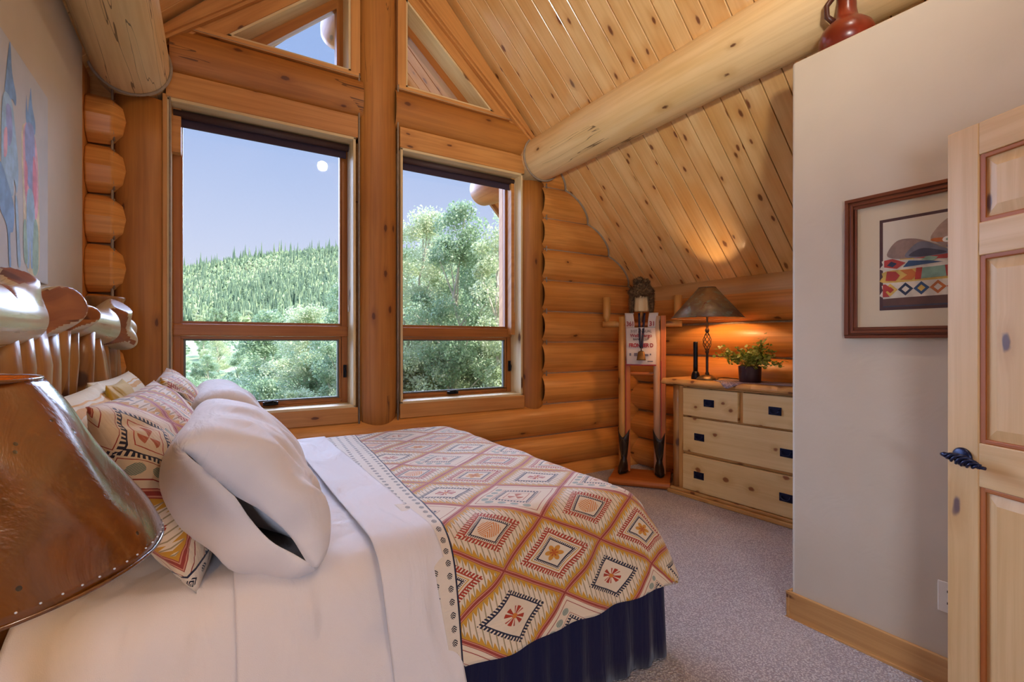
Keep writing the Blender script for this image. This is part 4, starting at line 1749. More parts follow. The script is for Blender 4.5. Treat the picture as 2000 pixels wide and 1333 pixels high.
M['runner'] = runner_mat()
b = MB()
rows = []
for i in range(41):
    x = lerp(0.33, 1.15, i / 40)
    row = []
    # pointed front edge that drops over the dresser edge at its corner
    tip = max(0.0, 1 - abs(x - 0.52) / 0.14)
    front = lerp(0.05, -0.075, min(1, max(0, (x - 0.30) / 0.2))) if x < 0.52 else lerp(-0.075, 0.03, min(1, (x - 0.52) / 0.22))
    for j in range(15):
        y = lerp(0.30, front, j / 14)
        z = DT + 0.003 + 0.0012 * mnoise.noise(Vector((x * 20, y * 20, 0)))
        if y < -0.028:
            z -= min(0.05, (-0.028 - y) * 1.0)
            y = max(y, -0.062)
        row.append((x, y, z))
    rows.append(row)
b.grid(rows, lambda i, j: (i * .02, j * .025), 0, True)
rn = b.build('table_runner', M['runner'], None, matrix=DM, recalc=False)
so = rn.modifiers.new('t', 'SOLIDIFY')
so.thickness = 0.002
so.offset = 1
tag(rn, 'greyish mauve lace runner lying on the dresser under the potted plant', 'runner')

pxl, pyl = 3.665, 2.285
pz0 = DT + 0.006
pp = empty('potted_plant', (pxl, pyl, pz0))
tag(pp, 'bushy green potted plant in a dark plum pot on the dresser', 'plant')
M['pot'] = plain('plum_pot', '3a2128', 0.28, 0.1, nscale=12, namt=.2)
b = MB()
b.lathe([(0, 0), (0.078, 0), (0.080, 0.006), (0.083, 0.06), (0.085, 0.118), (0.086, 0.126), (0.080, 0.127), (0.078, 0.11), (0, 0.11)], (0, 0, 0), 40)
b.build('pot', M['pot'], pp)


def leaf_mat(name, a, b_, c_, back=0.35, scale=6.0, rough=0.5):
    t = MT(name)
    x = t.pos()
    p = t.vec(x[0], x[1], x[2])
    n = t.noise(p, scale, 3.0, 0.7)
    n2 = t.noise(p, scale * 7, 1.0)
    c = t.mix(n.smooth(0.35, 0.65), lin(a), lin(b_))
    c = t.mix(n2.smooth(0.55, 0.68), c, lin(c_))
    t.color(c)
    t.set(Roughness=rough)
    tl = t.node('ShaderNodeBsdfTranslucent')
    t.nt.links.new(c.k, tl.inputs[0])
    mx = t.node('ShaderNodeMixShader')
    mx.inputs[0].default_value = back
    t.nt.links.new(t.b.outputs[0], mx.inputs[1])
    t.nt.links.new(tl.outputs[0], mx.inputs[2])
    t.nt.links.new(mx.outputs[0], t.out.inputs[0])
    return t.m


M['plant'] = leaf_mat('plant_leaf', '6f8a34', '8aa048', 'b0a45c', scale=14.0)
b = MB()
r2 = random.Random(5)
stems = []
for k in range(34):
    a = r2.random() * 2 * PI
    reach = 0.06 + 0.15 * r2.random() ** 0.7
    h = 0.10 + 0.16 * r2.random() * (1.25 - reach * 3)
    base = Vector((0.04 * math.cos(a), 0.04 * math.sin(a), 0.10))
    tip = Vector((reach * math.cos(a) * (1.25 if abs(math.sin(a)) > .5 else .8), reach * 1.35 * math.sin(a), 0.13 + h - reach * 0.45))
    midp = (base + tip) / 2 + Vector((0, 0, 0.06))
    stems.append((base, midp, tip))
sb = MB()
for base, midp, tip in stems:
    sb.tube([base, midp, tip], [0.0016, 0.0013, 0.0008], 5, caps=False)
    for q in range(26):
        f_ = 0.25 + 0.75 * r2.random()
        c0 = (base * (1 - f_) ** 2 + midp * 2 * f_ * (1 - f_) + tip * f_ ** 2) + Vector((r2.gauss(0, .02), r2.gauss(0, .02), r2.gauss(0, .017)))
        s_ = 0.0095 + 0.007 * r2.random()
        nrm = Vector((r2.gauss(0, .7), r2.gauss(0, .7), 1)).normalized()
        tx = nrm.cross(Vector((r2.random() - .5, r2.random() - .5, 0.1))).normalized()
        ty = nrm.cross(tx)
        pts = [c0 + tx * (s_ * math.cos(a_)) + ty * (s_ * .85 * math.sin(a_)) + nrm * (0.002 * math.cos(2 * a_)) for a_ in np.linspace(0, 2 * PI, 8)[:-1]]
        b.face(pts, [(0, 0)] * 7, 0, True)
fo = b.build('foliage', M['plant'], pp, weld=False, recalc=False)
sb.build('stems', plain('stem_green', '5d5a2c', .7), pp)

# ================================================================== LOG FIGURE in the corner
AX = Vector((0.62, -0.785, 0))           # figure's left-to-right seen from the camera
FN = Vector((-0.785, -0.62, 0))          # the way it faces
FO = Vector((3.565, 3.335, 0))


def fm():
    return Matrix(((AX.x, -FN.x, 0, FO.x), (AX.y, -FN.y, 0, FO.y), (0, 0, 1, 0), (0, 0, 0, 1)))


FM = fm()          # local x right, y back, z up
fig = empty('log_figure', tuple(FO), 0)
fig.matrix_world = FM
tag(fig, 'life-size rack figure made of peeled logs and old skis, arms raised, in the corner', 'sculpture')


def fb(name, mat, fn, parent=None, bevel=0.0):
    b_ = MB()
    fn(b_)
    o_ = b_.build(name, mat, parent or fig, bevel=bevel)
    return o_


fb('platform', M['orange'], lambda q: (q.box((-0.27, -0.27, 0.03), (0.27, 0.13, 0.062), grain=0), q.tube([(-0.275, -0.275, 0.035), (0.275, -0.275, 0.035)], 0.033, 14)), bevel=0.006)
M['redline'] = plain('red_stripe', 'a01c20', 0.45)
for sx_, pm, name in ((-1, 'golden', 'l'), (1, 'birch', 'r')):
    xo = sx_ * 0.165
    lg = fb('leg', M[pm], lambda q: q.tube([(xo - 0.020, 0.0, 0.07), (xo - 0.020, 0, .6), (xo - 0.022, 0, 1.1), (xo - .02, 0, 1.58)], [.030, .033, .034, .032], 16, wob=.06, seed=sx_))
    sk_ = fb('ski', M['orange'], lambda q: q.box((xo + 0.012, -0.022, 0.07), (xo + 0.062, -0.006, 1.585), grain=2), bevel=0.006)
    fb('red_stripe', M['redline'], lambda q: q.box((xo + 0.016, -0.0235, 0.10), (xo + 0.022, -0.0215, 1.15)), parent=sk_)
for z, r in ((1.025, .022), (1.30, .018), (1.50, .026)):
    fb('rung', M['orange'], lambda q: q.tube([(-0.16, 0.0, z), (-0.08, 0, z), (0.08, 0, z), (0.16, 0.0, z)], [r * .7, r, r, r * .7], 14, wob=.05))
for sx_ in (-1, 1):
    fb('upper_arm', M['golden'], lambda q: q.tube([(sx_ * 0.185, 0.01, 1.50), (sx_ * 0.25, 0.01, 1.507), (sx_ * 0.372, 0.01, 1.507)], [.026, .031, .031], 16, wob=.05))
    fb('forearm', M['golden'], lambda q: q.tube([(sx_ * 0.335, 0.01, 1.53), (sx_ * 0.335, 0.01, 1.58), (sx_ * 0.337, 0.01, 1.775)], [.02, .036, .038], 18, wob=.05))
fb('head', M['reveal'], lambda q: q.tube([(0, 0, 1.625), (0, 0, 1.64), (0, 0, 1.77)], [.068, .074, .068], 10, smooth=False), bevel=0.004)
fb('neck', M['golden'], lambda q: q.tube([(0, 0, 1.50), (0, 0, 1.63)], .018, 12))
fb('nose', M['reveal'], lambda q: q.tube([(0, -0.065, 1.765), (0, -0.088, 1.763), (0, -0.098, 1.761)], [.012, .012, .007], 12))

# fur trapper hat on the figure's head
def fur_mat():
    t = MT('brown_fur')
    x = t.pos()
    p = t.vec(x[0], x[1], x[2])
    n = t.noise(p, 60.0, 4.0, 0.7)
    t.color(t.mix(n.smooth(0.35, 0.65), lin('a8845c'), lin('644a30')))
    t.set(Roughness=0.95)
    t.b.inputs['Sheen Weight'].default_value = 0.05
    t.b.inputs['Specular IOR Level'].default_value = 0.1
    t.bump(n, 1.0, 0.02)
    return t.m


M['fur'] = fur_mat()


def fur_tuft(b_, c, r3, n, r_, up=0.3, L=0.022):
    """short hairs standing off an ellipsoid"""
    for _ in range(n):
        d = Vector((r_.gauss(0, 1), r_.gauss(0, 1), r_.gauss(0, 1))).normalized()
        p0 = Vector(c) + Vector((d.x * r3[0], d.y * r3[1], d.z * r3[2]))
        dd = (d + Vector((r_.gauss(0, .4), r_.gauss(0, .4), r_.gauss(0, .4) - up))).normalized()
        sd = dd.cross(Vector((0.3, 0.2, 1))).normalized() * 0.0022
        b_.face([p0 - sd, p0 + sd, p0 + dd * L * (0.6 + .8 * r_.random())], [(0, 0)] * 3, 0)


def ellips(b_, c, r3, seed=0, wob=.08, n=20, m=14):
    rows = []
    for i in range(m + 1):
        th_ = PI * i / m
        row = []
        for j in range(n):
            a = 2 * PI * j / n
            d = Vector((math.sin(th_) * math.cos(a), math.sin(th_) * math.sin(a), math.cos(th_)))
            w = 1 + wob * mnoise.noise(d * 2.5 + Vector((seed, 0, 0)))
            row.append((c[0] + d.x * r3[0] * w, c[1] + d.y * r3[1] * w, c[2] + d.z * r3[2] * w))
        rows.append(row)
    b_.grid(rows, None, 0, True, closed=True)


r3_ = random.Random(3)
hat = empty('fur_hat', (0, 0, 0))
hat.matrix_world = FM @ Matrix.Translation((0, 0, 1.76))
tag(hat, 'brown fur trapper hat with ear flaps on the log figure\'s head', 'hat')
b = MB()
ellips(b, (0, 0.005, 0.085), (0.088, 0.088, 0.075))
fur_tuft(b, (0, 0.005, 0.085), (0.086, 0.086, 0.073), 1500, r3_, up=0.1)
b.build('crown', M['fur'], hat, weld=False)
b = MB()
ellips(b, (0, -0.078, 0.055), (0.118, 0.040, 0.046))
fur_tuft(b, (0, -0.078, 0.055), (0.116, 0.038, 0.044), 2100, r3_)
b.build('front_flap', M['fur'], hat, weld=False)
for sx_ in (-1, 1):
    b = MB()
    ellips(b, (sx_ * 0.092, 0.005, -0.035), (0.026, 0.045, 0.115), seed=sx_)
    fur_tuft(b, (sx_ * 0.092, 0.005, -0.035), (0.025, 0.043, 0.113), 1300, r3_)
    b.build('ear_flap', M['fur'], hat, weld=False)
b = MB()
for k in range(7):
    a = k * 0.9
    c_ = (0.055 * math.cos(a), 0.04 * math.sin(a) - .02, 0.150 + 0.012 * (k % 3))
    ellips(b, c_, (0.026, 0.026, 0.02), seed=k, n=10, m=8)
    fur_tuft(b, c_, (0.026, 0.026, 0.02), 200, r3_, L=0.016)
b.build('tied_flap_bow', M['fur'], hat, weld=False)

# race bib
bib = empty('race_bib', (0, 0, 0))
bib.matrix_world = FM @ Matrix.Translation((0, -0.045, 1.11))
tag(bib, 'white cloth race bib with red and black lettering, hung on the log figure\'s chest', 'bib')
M['bib'] = plain('bib_cloth', 'dcd0c8', 0.8)
b = MB()


def bib_pt(x, z):
    """cloth surface: slightly bellied"""
    return (x, 0.012 * mnoise.noise(Vector((x * 7, z * 4, 1))) - 0.006 + 0.02 * (abs(x) / .14) ** 2, z)


rows = []
for i in range(25):
    z = lerp(0.0, 0.36, i / 24)
    hw = lerp(0.138, 0.148, i / 24)
    rows.append([bib_pt(lerp(-hw, hw, j / 20), z) for j in range(21)])
b.grid(rows, None, 0, True)
for sg in (-1, 1):
    rows = []
    for i in range(10):
        z = lerp(0.36, 0.492, i / 9)
        inner = 0.062 + 0.012 * (i / 9) ** 2
        outer = 0.148 + 0.008 * (i / 9)
        rows.append([bib_pt(sg * lerp(inner, outer, j / 6), z) for j in range(7)])
    b.grid(rows, None, 0, True)
    # strap over the shoulder
    rows = []
    for i in range(6):
        a = PI * i / 5
        rows.append([(sg * lerp(0.074, 0.156, j / 4), 0.040 - 0.035 * math.cos(a) + 0.008, 0.492 + 0.012 * math.sin(a)) for j in range(5)])
    b.grid(rows, None, 0, True)
bb_ = b.build('bib_panel', M['bib'], bib)
so = bb_.modifiers.new('t', 'SOLIDIFY')
so.thickness = 0.002
M['redprint'] = plain('red_print', '9a2430', 0.7)
M['blackprint'] = plain('black_print', '2a2630', 0.7)


def text(name, body, x, z, size, mat, parent, width=None, rot=(PI / 2, 0, 0), y=-0.016, bold=0.0, align='CENTER'):
    cu = bpy.data.curves.new(name, 'FONT')
    cu.body = body
    cu.size = size
    cu.align_x = align
    cu.extrude = 0.0004
    cu.offset = bold
    cu.materials.append(mat)
    o_ = bpy.data.objects.new(name, cu)
    col.objects.link(o_)
    o_.parent = parent
    o_.location = (x, y, z)
    o_.rotation_euler = rot
    if width:
        o_.scale = (width, 1, 1)
    return o_


def text_mesh(*a, **k):
    o_ = text(*a, **k)
    bpy.context.view_layer.update()
    me = bpy.data.meshes.new_from_object(o_.evaluated_get(bpy.context.evaluated_depsgraph_get()))
    m_ = bpy.data.objects.new(o_.name, me)
    col.objects.link(m_)
    m_.parent = o_.parent
    m_.location = o_.location.copy()
    m_.rotation_euler = o_.rotation_euler.copy()
    m_.scale = o_.scale.copy()
    nm = o_.name
    bpy.data.objects.remove(o_)
    m_.name = nm
    return m_


for body, x, z, size, mt_, w_, bo in (('361', -0.100, 0.375, 0.062, 'redprint', .8, .0012), ('31', 0.103, 0.375, 0.062, 'redprint', .9, .0012),
                                      ('31ST ANNUAL', 0.0, 0.312, 0.036, 'blackprint', .85, 0), ('Wells Fargo', 0.0, 0.268, 0.044, 'redprint', .95, .001),
                                      ('BANK  CUP', 0.0, 0.238, 0.026, 'blackprint', 1.1, .0005), ('FRONTIER D', 0.0, 0.172, 0.050, 'redprint', .8, .0022)):
    text_mesh('printed_lettering', body, x, z, size, M[mt_], bb_, width=w_, bold=bo)
b = MB()
M['fprint'] = plain('faded_print', '7c7480', .8)
for x, z, w_, h_ in ((-0.10, 0.10, .016, .026), (0.088, .102, .012, .016), (0.085, 0.035, .05, .012), (-0.05, .10, .03, .03), (0.05, .095, .035, .02)):
    b = MB()
    b.box((x - w_ / 2, -0.0165, z - h_ / 2), (x + w_ / 2, -0.0155, z + h_ / 2))
    b.build('printed_mark', M['fprint'], bb_)
b = MB()
b.box((-0.14, -0.0095, -0.006), (0.14, 0.009, 0.004))
b.build('red_hem', M['redprint'], bb_)

# medal / bell on a dark ribbon
md = empty('cow_bell', (0, 0, 0))
md.matrix_world = FM @ Matrix.Translation((0, -0.07, 1.17))
tag(md, 'small brass cow bell hanging on a dark navy ribbon over the race bib', 'bell')
b = MB()
for sg in (-1, 1):
    rows = []
    for i in range(12):
        f_ = i / 11
        cx = sg * lerp(0.004, 0.026, f_ ** 0.8) + 0.004
        z = lerp(0.10, 0.44, f_)
        y = lerp(0.0, 0.055, f_ ** 2)
        rows.append([(cx - 0.010, y, z), (cx + 0.010, y, z)])
    b.grid(rows, None, 0, True)
o = b.build('ribbon', plain('navy_ribbon', '23223c', .5), md, recalc=False)
so = o.modifiers.new('t', 'SOLIDIFY')
so.thickness = 0.0015
b = MB()
b.tube([(0.004, 0, 0.07), (0.004, 0, 0.115)], 0.0055, 10)
b.build('clip', M['bronze'], md)
M['brass'] = plain('aged_brass', '8a6436', 0.35, 0.8, nscale=20, namt=.25)
b = MB()
rows = []
for z, w_, d_ in ((0.075, .012, .008), (0.07, .024, .014), (0.062, .030, .018), (0.0, .040, .026), (-0.012, .044, .028), (-0.014, .040, .024)):
    row = []
    for j in range(24):
        a = 2 * PI * j / 24
        row.append((0.004 + math.copysign(abs(math.cos(a)) ** .5, math.cos(a)) * w_, math.copysign(abs(math.sin(a)) ** .5, math.sin(a)) * d_, z))
    rows.append(row)
b.grid(rows, None, 0, True, closed=True)
b.build('bell', M['brass'], md)


# cowboy boots at the feet of the figure
M['boot'] = plain('dark_boot_leather', '2c1d14', 0.4, 0.0, nscale=26, namt=.35, bump=.2)
M['stitch'] = plain('boot_stitching', '5a4a34', .6)
M['sole'] = plain('boot_sole', '15100c', .6)


def boot(xo, yaw, label):
    r = empty('cowboy_boot', (0, 0, 0))
    r.matrix_world = FM @ Matrix.Translation((xo, 0.0, 0.062)) @ Matrix.Rotation(yaw, 4, 'Z')
    tag(r, label, 'boot', 'dark cowboy boots on the feet of the log figure')
    b_ = MB()
    # sections up the shaft and round into the foot: centre (y,z), half-width x, half-depth y
    secs = [(-0.150, 0.035, .020, .010), (-0.135, 0.04, .030, .028)]
    rows = []
    for z, cy, wx, dy in ((0.022, -0.035, .040, .118), (0.035, -0.033, .043, .118), (0.055, -0.028, .043, .108), (0.078, -0.012, .040, .086), (0.10, 0.006, .038, .064),
                          (0.13, 0.014, .038, .055), (0.18, 0.012, .044, .058), (0.25, 0.010, .050, .062), (0.32, 0.008, .055, .064), (0.385, 0.006, .060, .066)):
        row = []
        for j in range(36):
            a = 2 * PI * j / 36
            cx, sy = math.cos(a), math.sin(a)
            zz_ = z
            if z > 0.3:      # scalloped top: dips front and back, high at the sides
                k_ = (z - 0.3) / 0.085
                zz_ = z + k_ * (0.045 * abs(cx) ** 1.3 - 0.045 * abs(sy) ** 1.5)
            w = 1.0
            x_ = cx * wx
            if sy < 0 and z < 0.09:  # pointed toe
                x_ *= 1 - 0.45 * abs(sy) ** 3
            row.append((x_, cy + sy * dy, zz_))
        rows.append(row)
    b_.grid(rows, None, 0, True, closed=True)
    b_.face(rows[0], [(0, 0)] * 36, 0)
    o_ = b_.build('boot_upper', M['boot'], r)
    s_ = o_.modifiers.new('t', 'SOLIDIFY')
    s_.thickness = 0.003
    b_ = MB()
    rows = []
    for z in (0.010, 0.022):
        row = []
        for j in range(36):
            a = 2 * PI * j / 36
            cx, sy = math.cos(a), math.sin(a)
            row.append((cx * .044 * (1 - (0.45 * abs(sy) ** 3 if sy < 0 else 0)), -0.035 + sy * .122, z))
        rows.append(row)
    b_.grid(rows, None, 0, True, closed=True)
    b_.face(rows[0][::-1], [(0, 0)] * 36)
    b_.face(rows[1], [(0, 0)] * 36)
    b_.box((-0.030, 0.035, 0.0), (0.030, 0.085, 0.022))
    b_.build('sole', M['sole'], r)
    b_ = MB()
    for q in (0, 1, 2):
        for sg in (-1, 1):
            pts = []
            for i in range(16):
                f_ = i / 15
                z = 0.15 + 0.18 * f_
                wx = lerp(.042, .057, f_)
                dy = lerp(.058, .066, f_)
                ang_ = -PI / 2 + sg * (0.25 + q * 0.22) * math.sin(PI * f_) ** 1 + sg * .05
                pts.append((math.cos(ang_) * wx * 1.04, .010 + math.sin(ang_) * dy * 1.04, z))
            b_.tube(pts, 0.0014, 5)
    b_.build('stitching', M['stitch'], o_)
    return r


boot(-0.165, -0.15, 'dark stitched cowboy boot under the log figure\'s left ski leg, nearer the window wall')
boot(0.165, 0.12, 'dark stitched cowboy boot under the log figure\'s right leg, nearer the dresser')

# ================================================================== PICTURES
def art_mesh(name, polys, mats_, parent, frame, offset0=0.0004):
    """polys: [(material key, [(u,v)...])]; frame(u, v, d) -> world point"""
    b_ = MB()
    for k, (mk, pts) in enumerate(polys):
        d = offset0 + 0.00006 * k
        b_.face([frame(u_, v_, d) for u_, v_ in pts], [(u_, v_) for u_, v_ in pts], mats_[1][mk])
    return b_.build(name, mats_[0], parent, weld=False, recalc=False, world=True)


def paints(prefix, cols, rough=0.7):
    ms, ix = [], {}
    for k, (n_, c) in enumerate(cols.items()):
        ms.append(plain(prefix + '_' + n_, c, rough, nscale=22, namt=.18))
        ix[n_] = k
    return ms, ix


def smooth_poly(pts, n=6):
    """closed catmull-rom through the points"""
    out = []
    m = len(pts)
    for i in range(m):
        p0, p1, p2, p3 = pts[i - 1], pts[i], pts[(i + 1) % m], pts[(i + 2) % m]
        for k in range(n):
            t_ = k / n
            q = []
            for a in (0, 1):
                q.append(0.5 * (2 * p1[a] + (p2[a] - p0[a]) * t_ + (2 * p0[a] - 5 * p1[a] + 4 * p2[a] - p3[a]) * t_ ** 2 + (3 * p1[a] - p0[a] - 3 * p2[a] + p3[a]) * t_ ** 3))
            out.append(tuple(q))
    return out


# --- canvas over the bed -------------------------------------------------
CY0, CY1, CZ0, CZ1 = 1.86, 2.765, 1.575, 2.36
cv = empty('canvas_painting', (LX + 0.001, (CY0 + CY1) / 2, CZ0))
tag(cv, 'unframed pale canvas with loose blue and red watercolour riders, on the left wall', 'painting')
b = MB()
b.box((LX + .001, CY0, CZ0), (LX + .030, CY1, CZ1))
b.build('canvas', plain('canvas_white', 'bfc0c2', .75, nscale=5, namt=.05), cv, bevel=0.003, world=True)
b = MB()
b.box((LX + .001, CY0 + .01, CZ0 - 0.006), (LX + .020, CY1 - .14, CZ0 - .0005))
b.build('stretcher_edge', plain('dark_edge', '4a3c34', .8), cv, world=True)
fr = lambda u_, v_, d: (LX + .030 + d, u_, v_)
ms = paints('watercolour', dict(blue='6f94c4', sky='94b6d4', violet='8c92c8', red='cf7488', pink='d8a0b0', yellow='d4c8a4', green='93b4a4'))
P_ = []
# right hand rider (y 2.40..2.63)
P_ += [('yellow', smooth_poly([(2.43, 2.12), (2.60, 2.10), (2.635, 1.9), (2.63, 1.62), (2.47, 1.62), (2.44, 1.85)])),
       ('pink', smooth_poly([(2.44, 2.10), (2.52, 2.16), (2.61, 2.08), (2.62, 1.85), (2.53, 1.80), (2.46, 1.88)])),
       ('blue', smooth_poly([(2.495, 2.19), (2.515, 2.26), (2.53, 2.30), (2.545, 2.24), (2.585, 2.185), (2.58, 2.14), (2.55, 2.15), (2.52, 2.16), (2.50, 2.15)])),
       ('blue', smooth_poly([(2.47, 2.21), (2.475, 2.25), (2.485, 2.21), (2.52, 2.15), (2.50, 2.12), (2.47, 2.16)])),
       ('violet', smooth_poly([(2.47, 2.14), (2.56, 2.16), (2.58, 2.05), (2.56, 1.92), (2.49, 1.93), (2.46, 2.05)])),
       ('red', smooth_poly([(2.56, 2.05), (2.60, 2.00), (2.60, 1.90), (2.57, 1.85), (2.55, 1.92)])),
       ('red', smooth_poly([(2.46, 2.0), (2.49, 1.98), (2.48, 1.88), (2.46, 1.90)])),
       ('sky', smooth_poly([(2.49, 1.90), (2.56, 1.90), (2.585, 1.75), (2.57, 1.64), (2.53, 1.62), (2.52, 1.72), (2.51, 1.62), (2.48, 1.63), (2.475, 1.78)])),
       ('green', smooth_poly([(2.57, 1.80), (2.62, 1.78), (2.62, 1.62), (2.55, 1.61)])),
       ('green', smooth_poly([(2.44, 1.76), (2.47, 1.78), (2.49, 1.64), (2.45, 1.64)]))]
# left hand rider (y 2.15..2.40)
P_ += [('blue', smooth_poly([(2.26, 2.22), (2.29, 2.34), (2.305, 2.345), (2.32, 2.26), (2.36, 2.20), (2.355, 2.16), (2.32, 2.17), (2.28, 2.14), (2.25, 2.17)])),
       ('sky', smooth_poly([(2.23, 2.14), (2.31, 2.16), (2.35, 2.08), (2.385, 1.95), (2.37, 1.86), (2.34, 1.90), (2.33, 1.84), (2.28, 1.85), (2.22, 1.90)])),
       ('violet', smooth_poly([(2.26, 2.12), (2.31, 2.13), (2.32, 2.04), (2.28, 2.0)])),
       ('blue', smooth_poly([(2.20, 1.92), (2.29, 1.86), (2.34, 1.80), (2.33, 1.72), (2.30, 1.70), (2.31, 1.60), (2.29, 1.60), (2.27, 1.72), (2.20, 1.78)])),
       ('sky', smooth_poly([(2.35, 1.84), (2.375, 1.83), (2.39, 1.74), (2.41, 1.62), (2.38, 1.61), (2.365, 1.72)])),
       ('pink', smooth_poly([(2.24, 2.03), (2.27, 2.05), (2.27, 1.97), (2.24, 1.95)]))]
P_ += [('yellow', smooth_poly([(1.95, 2.05), (2.12, 2.10), (2.16, 1.85), (2.14, 1.62), (1.98, 1.62)])),
       ('blue', smooth_poly([(2.0, 2.12), (2.05, 2.28), (2.1, 2.15), (2.12, 1.95), (2.06, 1.66), (2.0, 1.65)]))]
art_mesh('painted_riders', P_, ms, cv, fr)

# --- framed print on the right plaster wall --------------------------------
FX = 2.405
FY0, FY1, FZ0, FZ1 = 0.27, 1.043, 1.352, 1.958
fpic = empty('framed_print', (FX, (FY0 + FY1) / 2, FZ0))
tag(fpic, 'brown framed print of a cowboy hat on folded bright blankets, half hidden by the door', 'picture')
b = MB()
W_ = 0.046
M['frame'] = wood('walnut_frame', '7a3f1e', '65301a', '4a2010', rough=0.32, kthr=.98)
for (y0, y1, z0, z1, g) in ((FY0, FY1, FZ0, FZ0 + W_, 1), (FY0, FY1, FZ1 - W_, FZ1, 1), (FY0, FY0 + W_, FZ0 + W_, FZ1 - W_, 2), (FY1 - W_, FY1, FZ0 + W_, FZ1 - W_, 2)):
    b.box((FX - .016, y0, z0), (FX - .0005, y1, z1), grain=g)
for s_, t_, x_ in ((0.0, 0.014, .024), (0.022, 0.032, .021), (0.036, .046, .0185)):
    y0, y1, z0, z1 = FY0 + s_, FY1 - s_, FZ0 + s_, FZ1 - s_
    w2 = t_ - s_
    b.box((FX - x_, y0, z0), (FX - .015, y1, z0 + w2), grain=1)
    b.box((FX - x_, y0, z1 - w2), (FX - .015, y1, z1), grain=1)
    b.box((FX - x_, y0, z0 + w2), (FX - .015, y0 + w2, z1 - w2), grain=2)
    b.box((FX - x_, y1 - w2, z0 + w2), (FX - .015, y1, z1 - w2), grain=2)
b.build('frame', M['frame'], fpic, bevel=0.003, world=True)
b = MB()
b.box((FX - .010, FY0 + W_, FZ0 + W_), (FX - .0008, FY1 - W_, FZ1 - W_))
b.build('mat_board', plain('mat_board', 'd0bea2', .85), fpic, world=True)
AY1, AY0, AZ0, AZ1 = 0.915, 0.398, 1.468, 1.846
b = MB()
b.box((FX - .0112, AY0, AZ0), (FX - .0100, AY1, AZ1))
b.build('inner_mat_edge', plain('inner_mat', '4e3030', .8), fpic, world=True)
IW = AY1 - AY0 - .024
IH = AZ1 - AZ0 - .024
fr2 = lambda u_, v_, d: (FX - .0112 - d, AY1 - .012 - u_ * IW, AZ0 + .012 + v_ * IH)     # u runs left to right as seen
ms = paints('print', dict(paper='cbb8a0', grey='6c6a76', dgrey='3e3c4c', tan='8e7468', ltan='a88c7c', red='a8342c', blue='2f4a6e', teal='7e9a86', cream='cfc2b0', yellow='c9a350',
                          navy='26304a', brown='5e3c34', orange='b8642a', white='d8d4cc'))
ms[0][0] = plain('print_paper', 'd0c2ae', .8)
P_ = [('paper', [(0, 0), (1, 0), (1, 1), (0, 1)]),
      ('brown', [(0, 0), (1, 0.0), (1, .13), (0, .10)]),
      ('dgrey', [(0, 0), (1, 0.0), (1, .022), (0, .016)])]
# three folded blankets
def band(z0, z1, colr, bow=0.02):
    return (colr, smooth_poly([(0.0, z0), (0.33, z0 - bow * .4), (.66, z0), (1.0, z0 + .01), (1.0, z1), (.66, z1 + bow), (.33, z1 + bow), (.02, z1 - .01), (0, (z0 + z1) / 2)], 3))
P_ += [band(.115, .285, 'cream'), band(.29, .43, 'yellow'), band(.435, .57, 'cream')]
for k in range(10):
    u0 = 0.0 + k * .105
    P_.append((('yellow', 'navy', 'blue', 'orange', 'red', 'orange', 'navy', 'yellow', 'red', 'navy')[k], [(u0, .20), (u0 + .052, .125), (u0 + .105, .20), (u0 + .052, .275)]))
    P_.append((('red', 'cream', 'yellow', 'cream', 'navy', 'navy', 'yellow', 'red', 'cream', 'red')[k], [(u0 + .026, .20), (u0 + .052, .162), (u0 + .079, .20), (u0 + .052, .238)]))
P_ += [('red', [(0.0, .12), (0.05, .12), (0.02, .18), (0.06, .22), (0.02, .27), (0, .27)])]
P_ += [('red', [(0.02, .31), (.09, .30), (.12, .36), (.09, .41), (.03, .42)]), ('orange', [(.12, .31), (.17, .36), (.12, .42), (.20, .42), (.24, .36), (.20, .30)]),
       ('teal', [(.26, .305), (.42, .31), (.41, .43), (.27, .425)]), ('red', [(.22, .30), (.26, .30), (.27, .43), (.23, .43)]), ('red', [(.42, .31), (.46, .31), (.45, .43), (.41, .43)]),
       ('red', [(.62, .31), (.66, .31), (.65, .44), (.61, .44)]), ('teal', [(.66, .31), (.82, .32), (.82, .44), (.66, .44)])]
P_ += [('red', [(.01, .47), (.10, .44), (.16, .50), (.07, .56), (.01, .55)]), ('navy', [(.03, .49), (.07, .46), (.10, .50), (.06, .53)]), ('blue', [(.14, .45), (.40, .47), (.30, .50), (.18, .52)]),
       ('red', [(.20, .545), (.42, .50), (.52, .56), (.40, .58)]), ('blue', [(.52, .565), (.62, .50), (.70, .57)]), ('red', [(.70, .56), (.84, .50), (.98, .57)]), ('teal', [(.26, .515), (.34, .49), (.37, .53), (.30, .55)]),
       ('yellow', [(.12, .54), (.22, .53), (.2, .57), (.12, .58)])]
